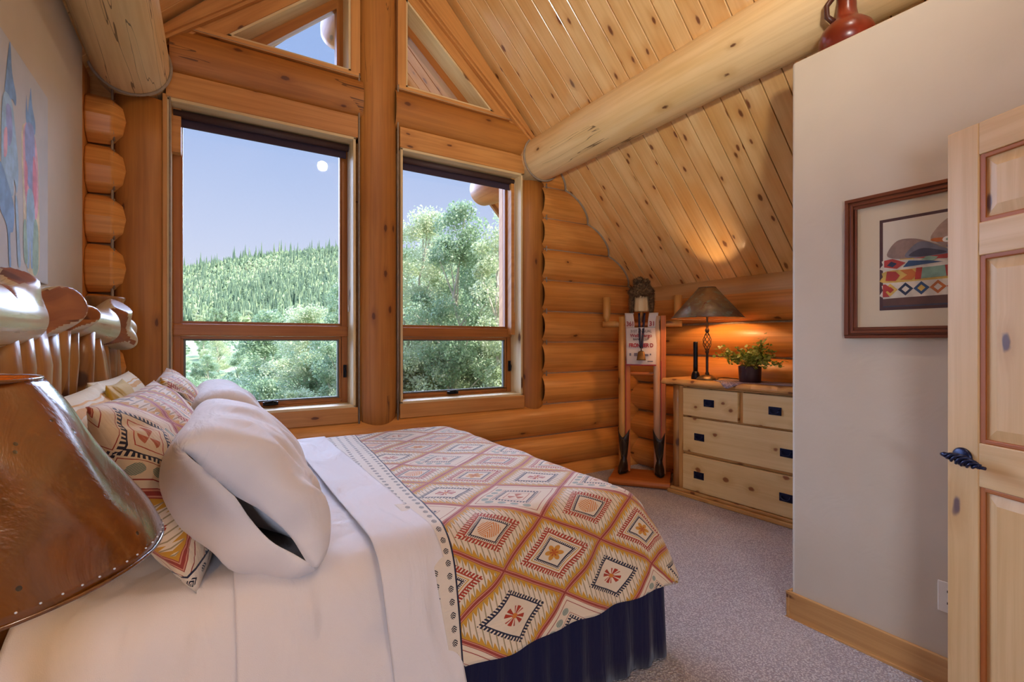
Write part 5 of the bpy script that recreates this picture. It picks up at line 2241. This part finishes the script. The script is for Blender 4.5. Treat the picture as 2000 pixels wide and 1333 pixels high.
# hat: brim with rolled left side, crown with a pinch, studded band
P_ += [('tan', smooth_poly([(.03, .62), (.10, .76), (.22, .76), (.34, .68), (.44, .58), (.34, .555), (.20, .545), (.08, .56)])),
       ('grey', smooth_poly([(.16, .60), (.26, .72), (.40, .62), (.46, .56), (.30, .545), (.18, .55)])),
       ('dgrey', smooth_poly([(.18, .575), (.26, .64), (.36, .61), (.42, .565), (.28, .55)])),
       ('tan', smooth_poly([(.34, .72), (.38, .80), (.50, .80), (.64, .72), (.86, .73), (.93, .66), (.84, .60), (.66, .565), (.50, .58), (.42, .62)])),
       ('grey', smooth_poly([(.42, .64), (.56, .655), (.72, .69), (.80, .66), (.66, .59), (.50, .59)])),
       ('ltan', smooth_poly([(.33, .72), (.36, .84), (.44, .94), (.55, .975), (.66, .965), (.74, .99), (.80, .90), (.84, .76), (.70, .72), (.50, .70)])),
       ('grey', smooth_poly([(.44, .93), (.55, .97), (.66, .965), (.74, .98), (.74, .84), (.62, .78), (.50, .84)])),
       ('dgrey', smooth_poly([(.70, .97), (.75, .98), (.80, .88), (.83, .77), (.76, .76), (.72, .86)])),
       ('dgrey', smooth_poly([(.44, .92), (.50, .90), (.52, .82), (.46, .84)])),
       ('orange', smooth_poly([(.34, .735), (.55, .715), (.82, .77), (.84, .73), (.60, .665), (.36, .69)], 4))]
for u_, v_ in ((.43, .705), (.56, .70), (.71, .735)):
    P_.append(('white', [(u_ + .035 * math.cos(a), v_ + .033 * math.sin(a)) for a in np.linspace(0, 2 * PI, 13)[:-1]]))
    P_.append(('teal', [(u_ + .015 * math.cos(a), v_ + .014 * math.sin(a)) for a in np.linspace(0, 2 * PI, 9)[:-1]]))
art_mesh('watercolour_print', P_, ms, fpic, fr2, 0.0002)
b = MB()
b.face([(FX - .0155, FY0 + W_ - .006, FZ0 + W_ - .006), (FX - .0155, FY1 - W_ + .006, FZ0 + W_ - .006), (FX - .0155, FY1 - W_ + .006, FZ1 - W_ + .006), (FX - .0155, FY0 + W_ - .006, FZ1 - W_ + .006)], [(0, 0)] * 4)
b.build('glazing', M['glass'], fpic, world=True)

# ================================================================== OUTLET
ot = empty('wall_outlet', (2.405, 0.689, 0.297))
tag(ot, 'ivory duplex wall outlet low on the plaster wall, just left of the door', 'outlet')
M['ivory'] = plain('ivory_plastic', 'e4dccc', .4)
b = MB()
b.box((2.3995, 0.653, 0.297), (2.405, 0.725, 0.414))
b.build('cover_plate', M['ivory'], ot, bevel=0.002, world=True)
for zc_ in (0.333, 0.378):
    b = MB()
    b.tube([(2.4005, 0.689, zc_), (2.3975, 0.689, zc_)], 0.0165, 16)
    so_ = b.build('socket', M['ivory'], ot, world=True)
    b = MB()
    for dy in (-.006, .006):
        b.box((2.3970, 0.689 + dy - .0012, zc_ - .002), (2.3976, .689 + dy + .0012, zc_ + .007))
    b.build('slot', M['blackmat'], so_)

# ================================================================== DOOR (local x from the latch edge, y = thickness, z up)
dv = Vector((-0.418, -0.9085, 0)).normalized()
DA = math.atan2(dv.y, dv.x)
DH, DWW = 2.03, 0.76
door = empty('door_1', (2.104, 0.61, 0.0), DA)
st(door)
door['kind'] = 'structure'
# local +y is to the left of local x; the face seen by the camera is the one at lower local y or higher: thickness goes away from it
fy_ = 0.0
pan = [(0.097, 0.345, 1.714, 1.928), (0.415, 0.663, 1.714, 1.928), (0.097, 0.345, 1.018, 1.610), (0.415, 0.663, 1.018, 1.610), (0.097, 0.345, 0.25, 0.880), (0.415, 0.663, 0.25, 0.880)]
TH = 0.035
SGN = -1      # which local y side faces the camera


def dbx(q, x0, x1, z0, z1, f, bk, grain):
    ys_ = sorted((SGN * f, SGN * bk))
    q.box((x0, ys_[0], z0), (x1, ys_[1], z1), grain=grain)


b = MB()
for (x0, x1) in ((0, 0.097), (DWW - .097, DWW)):
    dbx(b, x0, x1, 0.012, DH, 0, -TH, 2)
dbx(b, .345, .415, 0.25, 1.928, -.0005, -TH, 2)
b.build('stile', M['door'], door, bevel=0.003)
b = MB()
for (z0, z1) in ((0.012, .25), (.880, 1.018), (1.610, 1.714), (1.928, DH)):
    dbx(b, .097, DWW - .097, z0, z1, 0, -TH, 0)
b.build('cross_rail', M['door'], door, bevel=0.003)
for (x0, x1, z0, z1) in pan:
    b = MB()
    m_ = 0.006
    g = 0.014
    # stained moulding round the panel
    for (a0, a1, c0, c1, gg) in ((x0, x0 + g, z0, z1, 2), (x1 - g, x1, z0, z1, 2), (x0 + g, x1 - g, z0, z0 + g, 0), (x0 + g, x1 - g, z1 - g, z1, 0)):
        dbx(b, a0, a1, c0, c1, -.004, -.030, gg)
    pn = b.build('panel_moulding', M['door_groove'], door, bevel=0.003)
    b = MB()
    # raised field with sloping margins
    o1, o2 = g, g + 0.034
    y1_, y2_ = SGN * -0.013, SGN * -0.005
    A_ = [(x0 + o1, y1_, z0 + o1), (x1 - o1, y1_, z0 + o1), (x1 - o1, y1_, z1 - o1), (x0 + o1, y1_, z1 - o1)]
    B_ = [(x0 + o2, y2_, z0 + o2), (x1 - o2, y2_, z0 + o2), (x1 - o2, y2_, z1 - o2), (x0 + o2, y2_, z1 - o2)]
    so_ = rnd.random() * 20
    for k in range(4):
        q = [A_[k], A_[(k + 1) % 4], B_[(k + 1) % 4], B_[k]]
        if k % 2:
            b.face(q, [(p[2] + so_, p[0]) for p in q])
        else:
            b.face(q, [(p[2] + so_ + 3, p[0]) for p in q])
    b.face(B_, [(p[2] + so_, p[0] + .3) for p in B_])
    C_ = [(p[0], SGN * -0.028, p[2]) for p in A_]
    for k in range(4):
        q = [C_[k], C_[(k + 1) % 4], A_[(k + 1) % 4], A_[k]]
        b.face(q, [(p[2] + so_, p[0]) for p in q])
    b.face(C_[::-1], [(p[2] + so_, p[0]) for p in C_])
    b.build('raised_panel', M['door'], pn)
# twisted iron lever
b = MB()
hx, hz = 0.050, 0.963
rows = []
for r_, d_ in ((0.0, .0), (.030, .0), (.030, .006), (.024, .010), (.0, .012)):
    rows.append([(hx + r_ * math.cos(a), SGN * d_, hz + r_ * 1.0 * math.sin(a)) for a in np.linspace(0, 2 * PI, 29)[:-1]])
b.grid(rows, None, 0, True, closed=True)
hd = b.build('door_handle', M['pull'], door)
b = MB()
b.tube([(hx, SGN * .01, hz), (hx, SGN * .045, hz)], .009, 12)
b.tube([(hx - .028, SGN * .046, hz + .004), (hx - .018, SGN * .05, hz + .006), (hx, SGN * .05, hz + .002)], [.006, .008, .010], 12)
b.tube([(hx, SGN * .05, hz + .002), (hx + .03, SGN * .05, hz + .006), (hx + .07, SGN * .05, hz - .010), (hx + .105, SGN * .048, hz - .010)], [.006, .006, .005, .005], 10)
for k in range(4):
    pts = []
    for i in range(28):
        f_ = i / 27
        a = k * PI / 2 + f_ * PI * 3.2
        r_ = 0.004 + 0.011 * math.sin(PI * min(1, f_ * 1.05)) ** .8
        x_ = hx - .012 + f_ * .105
        pts.append((x_, SGN * (.05 + r_ * math.cos(a)), hz + .004 - .012 * f_ + r_ * math.sin(a)))
    b.tube(pts, .0042, 8)
b.build('twisted_lever', M['pull'], hd)

# ================================================================== JUG on top of the closet wall
M['jug'] = plain('red_brown_glaze', '7c2a14', .28, nscale=6, namt=.3)
jg = empty('wooden_jug', (2.545, 1.105, 2.69))
tag(jg, 'glossy red-brown round-bellied jug on top of the plaster closet wall', 'jug')
b = MB()
b.lathe([(0, 0), (.07, 0), (.098, .02), (.112, .055), (.112, .085), (.100, .115), (.078, .138), (.058, .152), (.046, .168), (.040, .20), (.038, .26), (.043, .30), (.048, .31), (.040, .31), (.032, .26), (0, .24)], (0, 0, 0), 48)
b.build('body', M['jug'], jg)
b = MB()
b.tube([(-.03, .04, .16), (-.050, .062, .19), (-.052, .064, .24), (-.030, .036, .29)], [.014, .012, .012, .014], 12)
b.build('handle', plain('dark_jug_handle', '4a2418', .4), jg)

# ================================================================== OUTSIDE
def tele(x, y):
    """ground height of the valley and the wooded hill beyond"""
    F_ = x * 0.5299 + y * 0.848
    R_ = x * 0.848 - y * 0.5299
    F_ = max(F_, 1.0)
    t_ = max(-1.2, min(1.2, R_ / F_))
    ridge = float(np.interp(t_, [-1.2, -.9, -.69, -.52, -.35, -.23, 0, .3, 1.2], [.06, .09, .137, .164, .187, .185, .18, .16, .14]))
    near = float(np.interp(t_, [-1.2, -.69, -.45, -.3, -.1, .2, 1.2], [-.30, -.30, -.20, -.13, -.10, -.06, 0.0]))
    d = math.log(F_)
    k = [math.log(v) for v in (1, 6, 12, 25, 45, 90, 160, 240, 600)]
    e_ = float(np.interp(d, k, [-.9, -.5, near, near * .8 - .015, -.035 + near * .2, .025, ridge * .72, ridge, ridge * .25]))
    z = CAMH + e_ * F_
    z += mnoise.noise(Vector((x * .02, y * .02, 0))) * F_ * .012
    return z


b = MB()
rows = []
for i in range(70):
    F_ = 5.6 * (600 / 5.6) ** (i / 69)
    row = []
    for j in range(81):
        t_ = lerp(-1.25, 1.25, j / 80)
        x = F_ * (0.5299 + t_ * .848)
        y = F_ * (.848 - t_ * .5299)
        row.append((x, y, tele(x, y)))
    rows.append(row)
b.grid(rows, lambda i, j: (i * .1, j * .1), 0, True)


def ground_mat():
    t = MT('hill_ground')
    x = t.pos()
    p = t.vec(x[0], x[1], x[2])
    n = t.noise(p, 0.35, 5.0, 0.7)
    n2 = t.noise(p, 3.0, 5.0, 0.75)
    c = t.mix(n.smooth(.35, .65), lin('7f9a68'), lin('9aa67c'))
    c = t.mix(n2.smooth(.5, .7) * .8, c, lin('b8a48c'))
    c = t.mix(n2.smooth(.3, .45, 1, 0) * .6, c, lin('5c7a4c'))
    t.color(c)
    t.set(Roughness=.95)
    return t.m


st(b.build('ground_hillside', ground_mat())).name = 'hillside_ground'

M['aspen'] = leaf_mat('aspen_leaf', 'b4c49a', 'cfd6b2', 'e9ecd2', back=.4, scale=1.2, rough=.45)
M['aspen_dark'] = leaf_mat('aspen_leaf_deep', '8aa582', 'a3ba96', 'c2d0b2', back=.35, scale=1.0, rough=.5)
M['conifer'] = leaf_mat('conifer_needles', '5f7c62', '76917a', '93a788', back=.15, scale=.6, rough=.7)  # haze over the far hill put into lightened needle colours
M['sage'] = leaf_mat('sage_leaf', 'b2c0a4', 'c6ccb6', '93a878', back=.3, scale=2.0, rough=.6)
M['yshrub'] = leaf_mat('olive_shrub_leaf', '8f9a52', 'a5a862', '6f8440', back=.3, scale=2.0, rough=.6)
M['bark'] = plain('pale_aspen_bark', 'c4bcac', .8, nscale=4, namt=.25)


def crown_mesh(name, R, H, nclump, nleaf, leaf, seed, shape='tree', zbase=0.3):
    """leaf quads gathered in clumps round branches; returns (leaf object builder, trunk builder)"""
    r_ = random.Random(seed)
    lb = MB()
    tb = MB()
    clumps = []
    for k in range(nclump):
        f_ = r_.random()
        if shape == 'tree':
            z = zbase * H + f_ * (1 - zbase) * H
            rr = R * (0.35 + 0.75 * math.sin(PI * min(1, (f_ * .86 + .12))) ** .8) * (1 - .35 * f_)
        elif shape == 'bush':
            z = H * (0.15 + .8 * f_)
            rr = R * math.sqrt(max(0.05, 1 - f_ ** 2))
        else:
            z = H * f_
            rr = R * (1 - f_) ** .9
        a = r_.random() * 2 * PI
        q = rr * r_.random() ** .5
        clumps.append((Vector((q * math.cos(a), q * math.sin(a), z)), (0.16 + .14 * r_.random()) * R * (1 if shape != 'cone' else .6)))
    for c_, cr in clumps:
        for _ in range(nleaf // nclump):
            d = Vector((r_.gauss(0, 1), r_.gauss(0, 1), r_.gauss(0, .75)))
            d = d.normalized() * (cr * (0.5 + .6 * r_.random()))
            p0 = c_ + d
            if p0.z < 0.02:
                continue
            nrm = Vector((r_.gauss(0, 1), r_.gauss(0, 1), r_.gauss(0.4, 1))).normalized()
            tx = nrm.cross(Vector((r_.random(), r_.random(), r_.random() + .1))).normalized()
            ty = nrm.cross(tx)
            s_ = leaf * (0.6 + .8 * r_.random())
            lb.face([p0 + tx * s_, p0 + ty * s_ * .8, p0 - tx * s_, p0 - ty * s_ * .8], [(0, 0)] * 4, 0)
    n = 7
    lean_ = r_.random() * .3 - .15
    tr = [(lean_ * R * .5 * math.sin(i * 1.1), .1 * R * math.sin(i * 2.0 + seed), H * .92 * i / n - (0.5 if i == 0 else 0)) for i in range(n + 1)]
    tb.tube(tr, [max(.006, H * .016 * (1 - i / (n + 1))) for i in range(n + 1)], 7, caps=False)
    for c_, cr in clumps[::max(1, nclump // 14)]:
        z0 = max(.05, c_.z - .25 * H)
        tb.tube([(0, 0, z0), tuple(c_)], [H * .006, H * .002], 5, caps=False)
    return lb, tb


def make_tree(kind, label, cat, leafmat, R, H, ncl, nl, leaf, seed, shape, zbase=.3, group=None):
    r = empty(kind, (0, 0, 0))
    lb, tb = crown_mesh(kind, R, H, ncl, nl, leaf, seed, shape, zbase)
    lb.build('foliage', leafmat, r, weld=False, recalc=False)
    tb.build('trunk' if shape != 'bush' else 'stems', M['bark'], r, weld=False, recalc=False)
    tag(r, label, cat, group)
    return r


def put(o, px_, F_, s, rz, dz=0.0, sz=None):
    """stand a plant on the hillside; px_ bearing in the frame of a 2000 wide picture, F_ distance ahead"""
    t_ = (px_ - 1000) / 950.0
    x = F_ * (0.5299 + t_ * .848)
    y = F_ * (.848 - t_ * .5299)
    o.location = (x, y, tele(x, y) - 0.05 * s + dz)
    o.scale = (s, s, sz or s)
    o.rotation_euler = (0, 0, rz)


# tall aspens close to the house, right hand window and between
TH_ = (5.6, 5.2, 4.6)
tall = [make_tree('aspen_tree', '', 'tree', M['aspen'], 1.5, TH_[0], 60, 21000, .034, 11, 'tree', .12),
        make_tree('aspen_tree', '', 'tree', M['aspen_dark'], 1.3, TH_[1], 50, 17000, .034, 12, 'tree', .14),
        make_tree('aspen_tree', '', 'tree', M['aspen'], 1.1, TH_[2], 40, 13000, .032, 13, 'tree', .10)]


def put_top(o, k, px_, F_, vtop, rz, fat=1.0):
    t_ = (px_ - 1000) / 950.0
    g = tele(F_ * (0.5299 + t_ * .848), F_ * (.848 - t_ * .5299))
    s = (CAMH + (666.5 - vtop) / 950.0 * F_ - g) / TH_[k]
    put(o, px_, F_, s * fat, rz, sz=s)


spots = [(826, 12.5, 422, 1.0, 'tall pale aspen just right of the post between the windows, crown against the sky'),
         (893, 11.5, 402, 1.0, 'tallest aspen in the middle of the right window, below the roof log end'),
         (972, 10.5, 440, 1.0, 'aspen at the right edge of the right window, crown near the roof log'),
         (858, 15.0, 470, 1.2, 'aspen standing behind the two tall ones in the right window'),
         (938, 14.0, 478, 1.2, 'aspen filling the gap behind the right pair in the right window'),
         (1012, 13.0, 405, 1.0, 'aspen mostly hidden by the right window jamb'),
         (790, 14.0, 500, 1.1, 'aspen beside the post at the left edge of the right window'),
         (668, 12.0, 560, 1.1, 'small aspen at the lower right corner of the upper left pane'),
         (715, 13.0, 540, 1.2, 'aspen mostly hidden behind the post between the windows'),
         (600, 15.0, 606, 1.3, 'low round aspen below the hill, right of centre in the left window'),
         (520, 17.0, 612, 1.4, 'low aspen in the middle of the left window, tops above the window bar')]
for n_, (px_, F_, vt, fat, lab) in enumerate(spots):
    k = n_ % 3
    o = tall[k] if n_ < 3 else copy_tree(tall[k])
    put_top(o, k, px_, F_, vt, n_ * 1.3, fat)
    tag(o, lab, 'tree', 'aspens near the house')


def where(px_):
    for lim, w_ in ((400, 'left edge of the left window'), (460, 'left part of the left window'), (520, 'middle of the left window'), (590, 'right half of the left window'),
                    (680, 'right edge of the left window'), (775, 'hidden post between the windows'), (840, 'left part of the right window'), (910, 'middle of the right window'), (2000, 'right part of the right window')):
        if px_ < lim:
            return w_


r7 = random.Random(31)
for F_, n_ in ((20, 18), (25, 19), (31, 20), (38, 22), (47, 23), (58, 24), (72, 25), (90, 26)):
    for q in range(n_):
        px_ = lerp(150, 1040, (q + r7.uniform(.1, .9)) / n_)
        k = r7.choice([0, 1, 1, 2])
        o = copy_tree(tall[k])
        s = r7.uniform(.42, .72) * (1 + .003 * F_)
        put(o, px_, F_ * r7.uniform(.93, 1.07), s * 1.25, r7.random() * 6, sz=s)
        band_ = 'low in the valley' if F_ < 30 else ('mid valley' if F_ < 50 else 'below the hill')
        tag(o, '%s %s aspen %s, outside the %s' % ('small' if s < .52 else ('medium' if s < .65 else 'large'), 'deep green' if k == 1 else ('tall pale' if k == 0 else 'slim pale'), band_, where(px_)), 'tree', 'aspens in the valley')

# shrubs on the near slope
bush = [make_tree('shrub', '', 'shrub', M['aspen'], .9, 1.2, 30, 9000, .022, 21, 'bush'),
        make_tree('shrub', '', 'shrub', M['sage'], .9, .95, 26, 8000, .018, 22, 'bush'),
        make_tree('shrub', '', 'shrub', M['aspen_dark'], .85, 1.35, 30, 9000, .022, 23, 'bush'),
        make_tree('shrub', '', 'shrub', M['yshrub'], .8, .9, 24, 7000, .018, 24, 'bush')]
names_ = ['pale green', 'silvery sage', 'deeper green', 'olive']
r4 = random.Random(44)
used = set()
for F_, n_ in ((8.5, 11), (10.0, 13), (12.0, 14), (14.5, 14), (17.5, 14)):
    for q in range(n_):
        px_ = lerp(330, 1010, (q + .5) / n_) + r4.uniform(-20, 20)
        s = (0.75 + .45 * r4.random()) * (1 + (F_ - 9) * .05)
        kind_ = r4.choice([0, 0, 1, 2, 2, 3]) if px_ > 560 else r4.choice([0, 0, 2, 0, 1])
        if 590 < px_ < 690 and F_ < 13:
            kind_ = r4.choice([1, 1, 3])
            s *= .62
        if 790 < px_ < 1010 and F_ < 11:
            s *= .5
        o = bush[kind_] if kind_ not in used else copy_tree(bush[kind_])
        used.add(kind_)
        put(o, px_, F_ + r4.uniform(-.5, .5), s, r4.random() * 6, sz=s * r4.uniform(.8, 1.15))
        dist = 'close below the house' if F_ < 9 else ('on the near slope' if F_ < 11 else ('down the slope' if F_ < 14 else 'well down the slope'))
        tag(o, '%s shrub %s, outside the %s' % (names_[kind_], dist, where(px_)), 'shrub', 'shrubs on the slope')

# pale boulders / bleached stump on the slope in the lower right window
b = MB()
ellips(b, (0, 0, .22), (.26, .22, .34), seed=4, wob=.5)
sp = b.build('bleached_stump', plain('bleached_wood', 'd8c6b8', .85, nscale=5, namt=.2), None)
tag(sp, 'pale bleached stump on the slope in the lower right window', 'stump')
put(sp, 832, 8.6, 1.0, .4, dz=0.25)

# individual spruces and bare trunks spread over the hill
def spruce_mb(H, R, seed, tiers=9):
    r_ = random.Random(seed)
    q = MB()
    for k in range(tiers):
        z0 = H * (0.08 + .88 * k / tiers)
        z1 = min(H, z0 + H * .20)
        rr = R * (1 - k / tiers) ** .85 + .02 * R
        n = 9
        top = (0, 0, z1)
        ring = []
        for j in range(2 * n):
            a = PI * j / n + r_.random() * .2
            r2_ = rr * (1.0 if j % 2 == 0 else .6) * (0.8 + .4 * r_.random())
            ring.append((r2_ * math.cos(a), r2_ * math.sin(a), z0 - (.05 * H if j % 2 == 0 else 0) * (1 - k / tiers)))
        for j in range(2 * n):
            q.face([ring[j], ring[(j + 1) % (2 * n)], top], [(0, 0)] * 3)
    return q


spr = empty('spruce_tree', (0, 0, 0))
spruce_mb(7.0, 1.15, 3).build('foliage', M['conifer'], spr, weld=False)
b = MB()
b.tube([(0, 0, -.5), (0, 0, 6.6)], [.12, .02], 6)
b.build('trunk', M['bark'], spr)
r5 = random.Random(9)
first = True
for q in range(46):
    px_ = r5.uniform(338, 680) if q < 40 else r5.uniform(775, 990)
    F_ = 85 * (225 / 85) ** r5.random()
    o = spr if first else copy_tree(spr)
    first = False
    s = r5.uniform(.42, .72)
    sn_ = 'tall' if s > .6 else ('mid-sized' if s > .5 else 'short')
    put(o, px_, F_, s, r5.random() * 6, sz=s * r5.uniform(1.0, 1.4))
    tag(o, '%s dark spruce %s the wooded hill, outside the %s' % (sn_, 'high on' if F_ > 150 else ('midway up' if F_ > 95 else 'low on'), where(px_)), 'tree', 'dark spruces on the far hill')

# the rest of the hill forest: far too many trees to count
q = MB()
r6 = random.Random(77)
for _ in range(24000):
    t_ = r6.uniform(-.86, .1)
    F_ = 92 * (250 / 92) ** (r6.random() ** .75)
    x = F_ * (0.5299 + t_ * .848)
    y = F_ * (.848 - t_ * .5299)
    z = tele(x, y) - .2
    ty = r6.random() + mnoise.noise(Vector((x * .03, y * .03, 4))) * .6
    if F_ > 215:
        ty += .3
    if ty > .62:
        H = r6.uniform(2.0, 4.3)
        if F_ > 190 and r6.random() < .05:
            H = r6.uniform(5.5, 9)
        R = H * (.15 if H < 5 else .09)
        for z0, z1, rr in ((.1, .6, 1.0), (.35, 1.0, .62)):
            n = 6
            a0 = r6.random() * 3
            ring = [(x + R * rr * math.cos(a0 + 2 * PI * j / n) * r6.uniform(.8, 1.2), y + R * rr * math.sin(a0 + 2 * PI * j / n), z + H * z0) for j in range(n)]
            for j in range(n):
                q.face([ring[j], ring[(j + 1) % n], (x, y, z + H * z1)], [(0, 0)] * 3, 1 if r6.random() < .85 else 0)
    elif ty > .08:
        H = r6.uniform(1.4, 2.9)
        R = H * r6.uniform(.25, .36)
        n = 6
        prev_ = None
        mi_ = 0 if r6.random() < .55 else 2
        for zz, rr in ((.12, .35), (.35, .95), (.65, .9), (.95, .3)):
            ring = [(x + R * rr * math.cos(2 * PI * j / n + zz * 4) * r6.uniform(.75, 1.25), y + R * rr * math.sin(2 * PI * j / n + zz * 4) * r6.uniform(.75, 1.25), z + H * zz * r6.uniform(.95, 1.05)) for j in range(n)]
            if prev_:
                for j in range(n):
                    q.face([prev_[j], prev_[(j + 1) % n], ring[(j + 1) % n], ring[j]], [(0, 0)] * 4, mi_)
            prev_ = ring
        q.face(prev_, [(0, 0)] * n, mi_)
    else:
        H = r6.uniform(2.0, 4.5)
        w_ = .05
        q.face([(x - w_, y, z), (x + w_, y, z), (x + w_ * .4, y, z + H)], [(0, 0)] * 3, 3)
        q.face([(x, y - w_, z), (x, y + w_, z), (x, y, z + H)], [(0, 0)] * 3, 3)
M['hill_a'] = leaf_mat('hill_aspen', '93a982', 'a6b890', 'b4c49c', back=.1, scale=.15, rough=.7)
M['hill_b'] = leaf_mat('hill_aspen_deep', '7f9a78', '8fa884', '9fb490', back=.1, scale=.15, rough=.7)
fo = q.build('hill_forest', [M['hill_a'], M['conifer'], M['hill_b'], M['bark']], None, weld=False, recalc=False)
tag(fo, 'mixed forest of aspens, spruces and bare trunks covering the far hill', 'forest', kind='stuff')
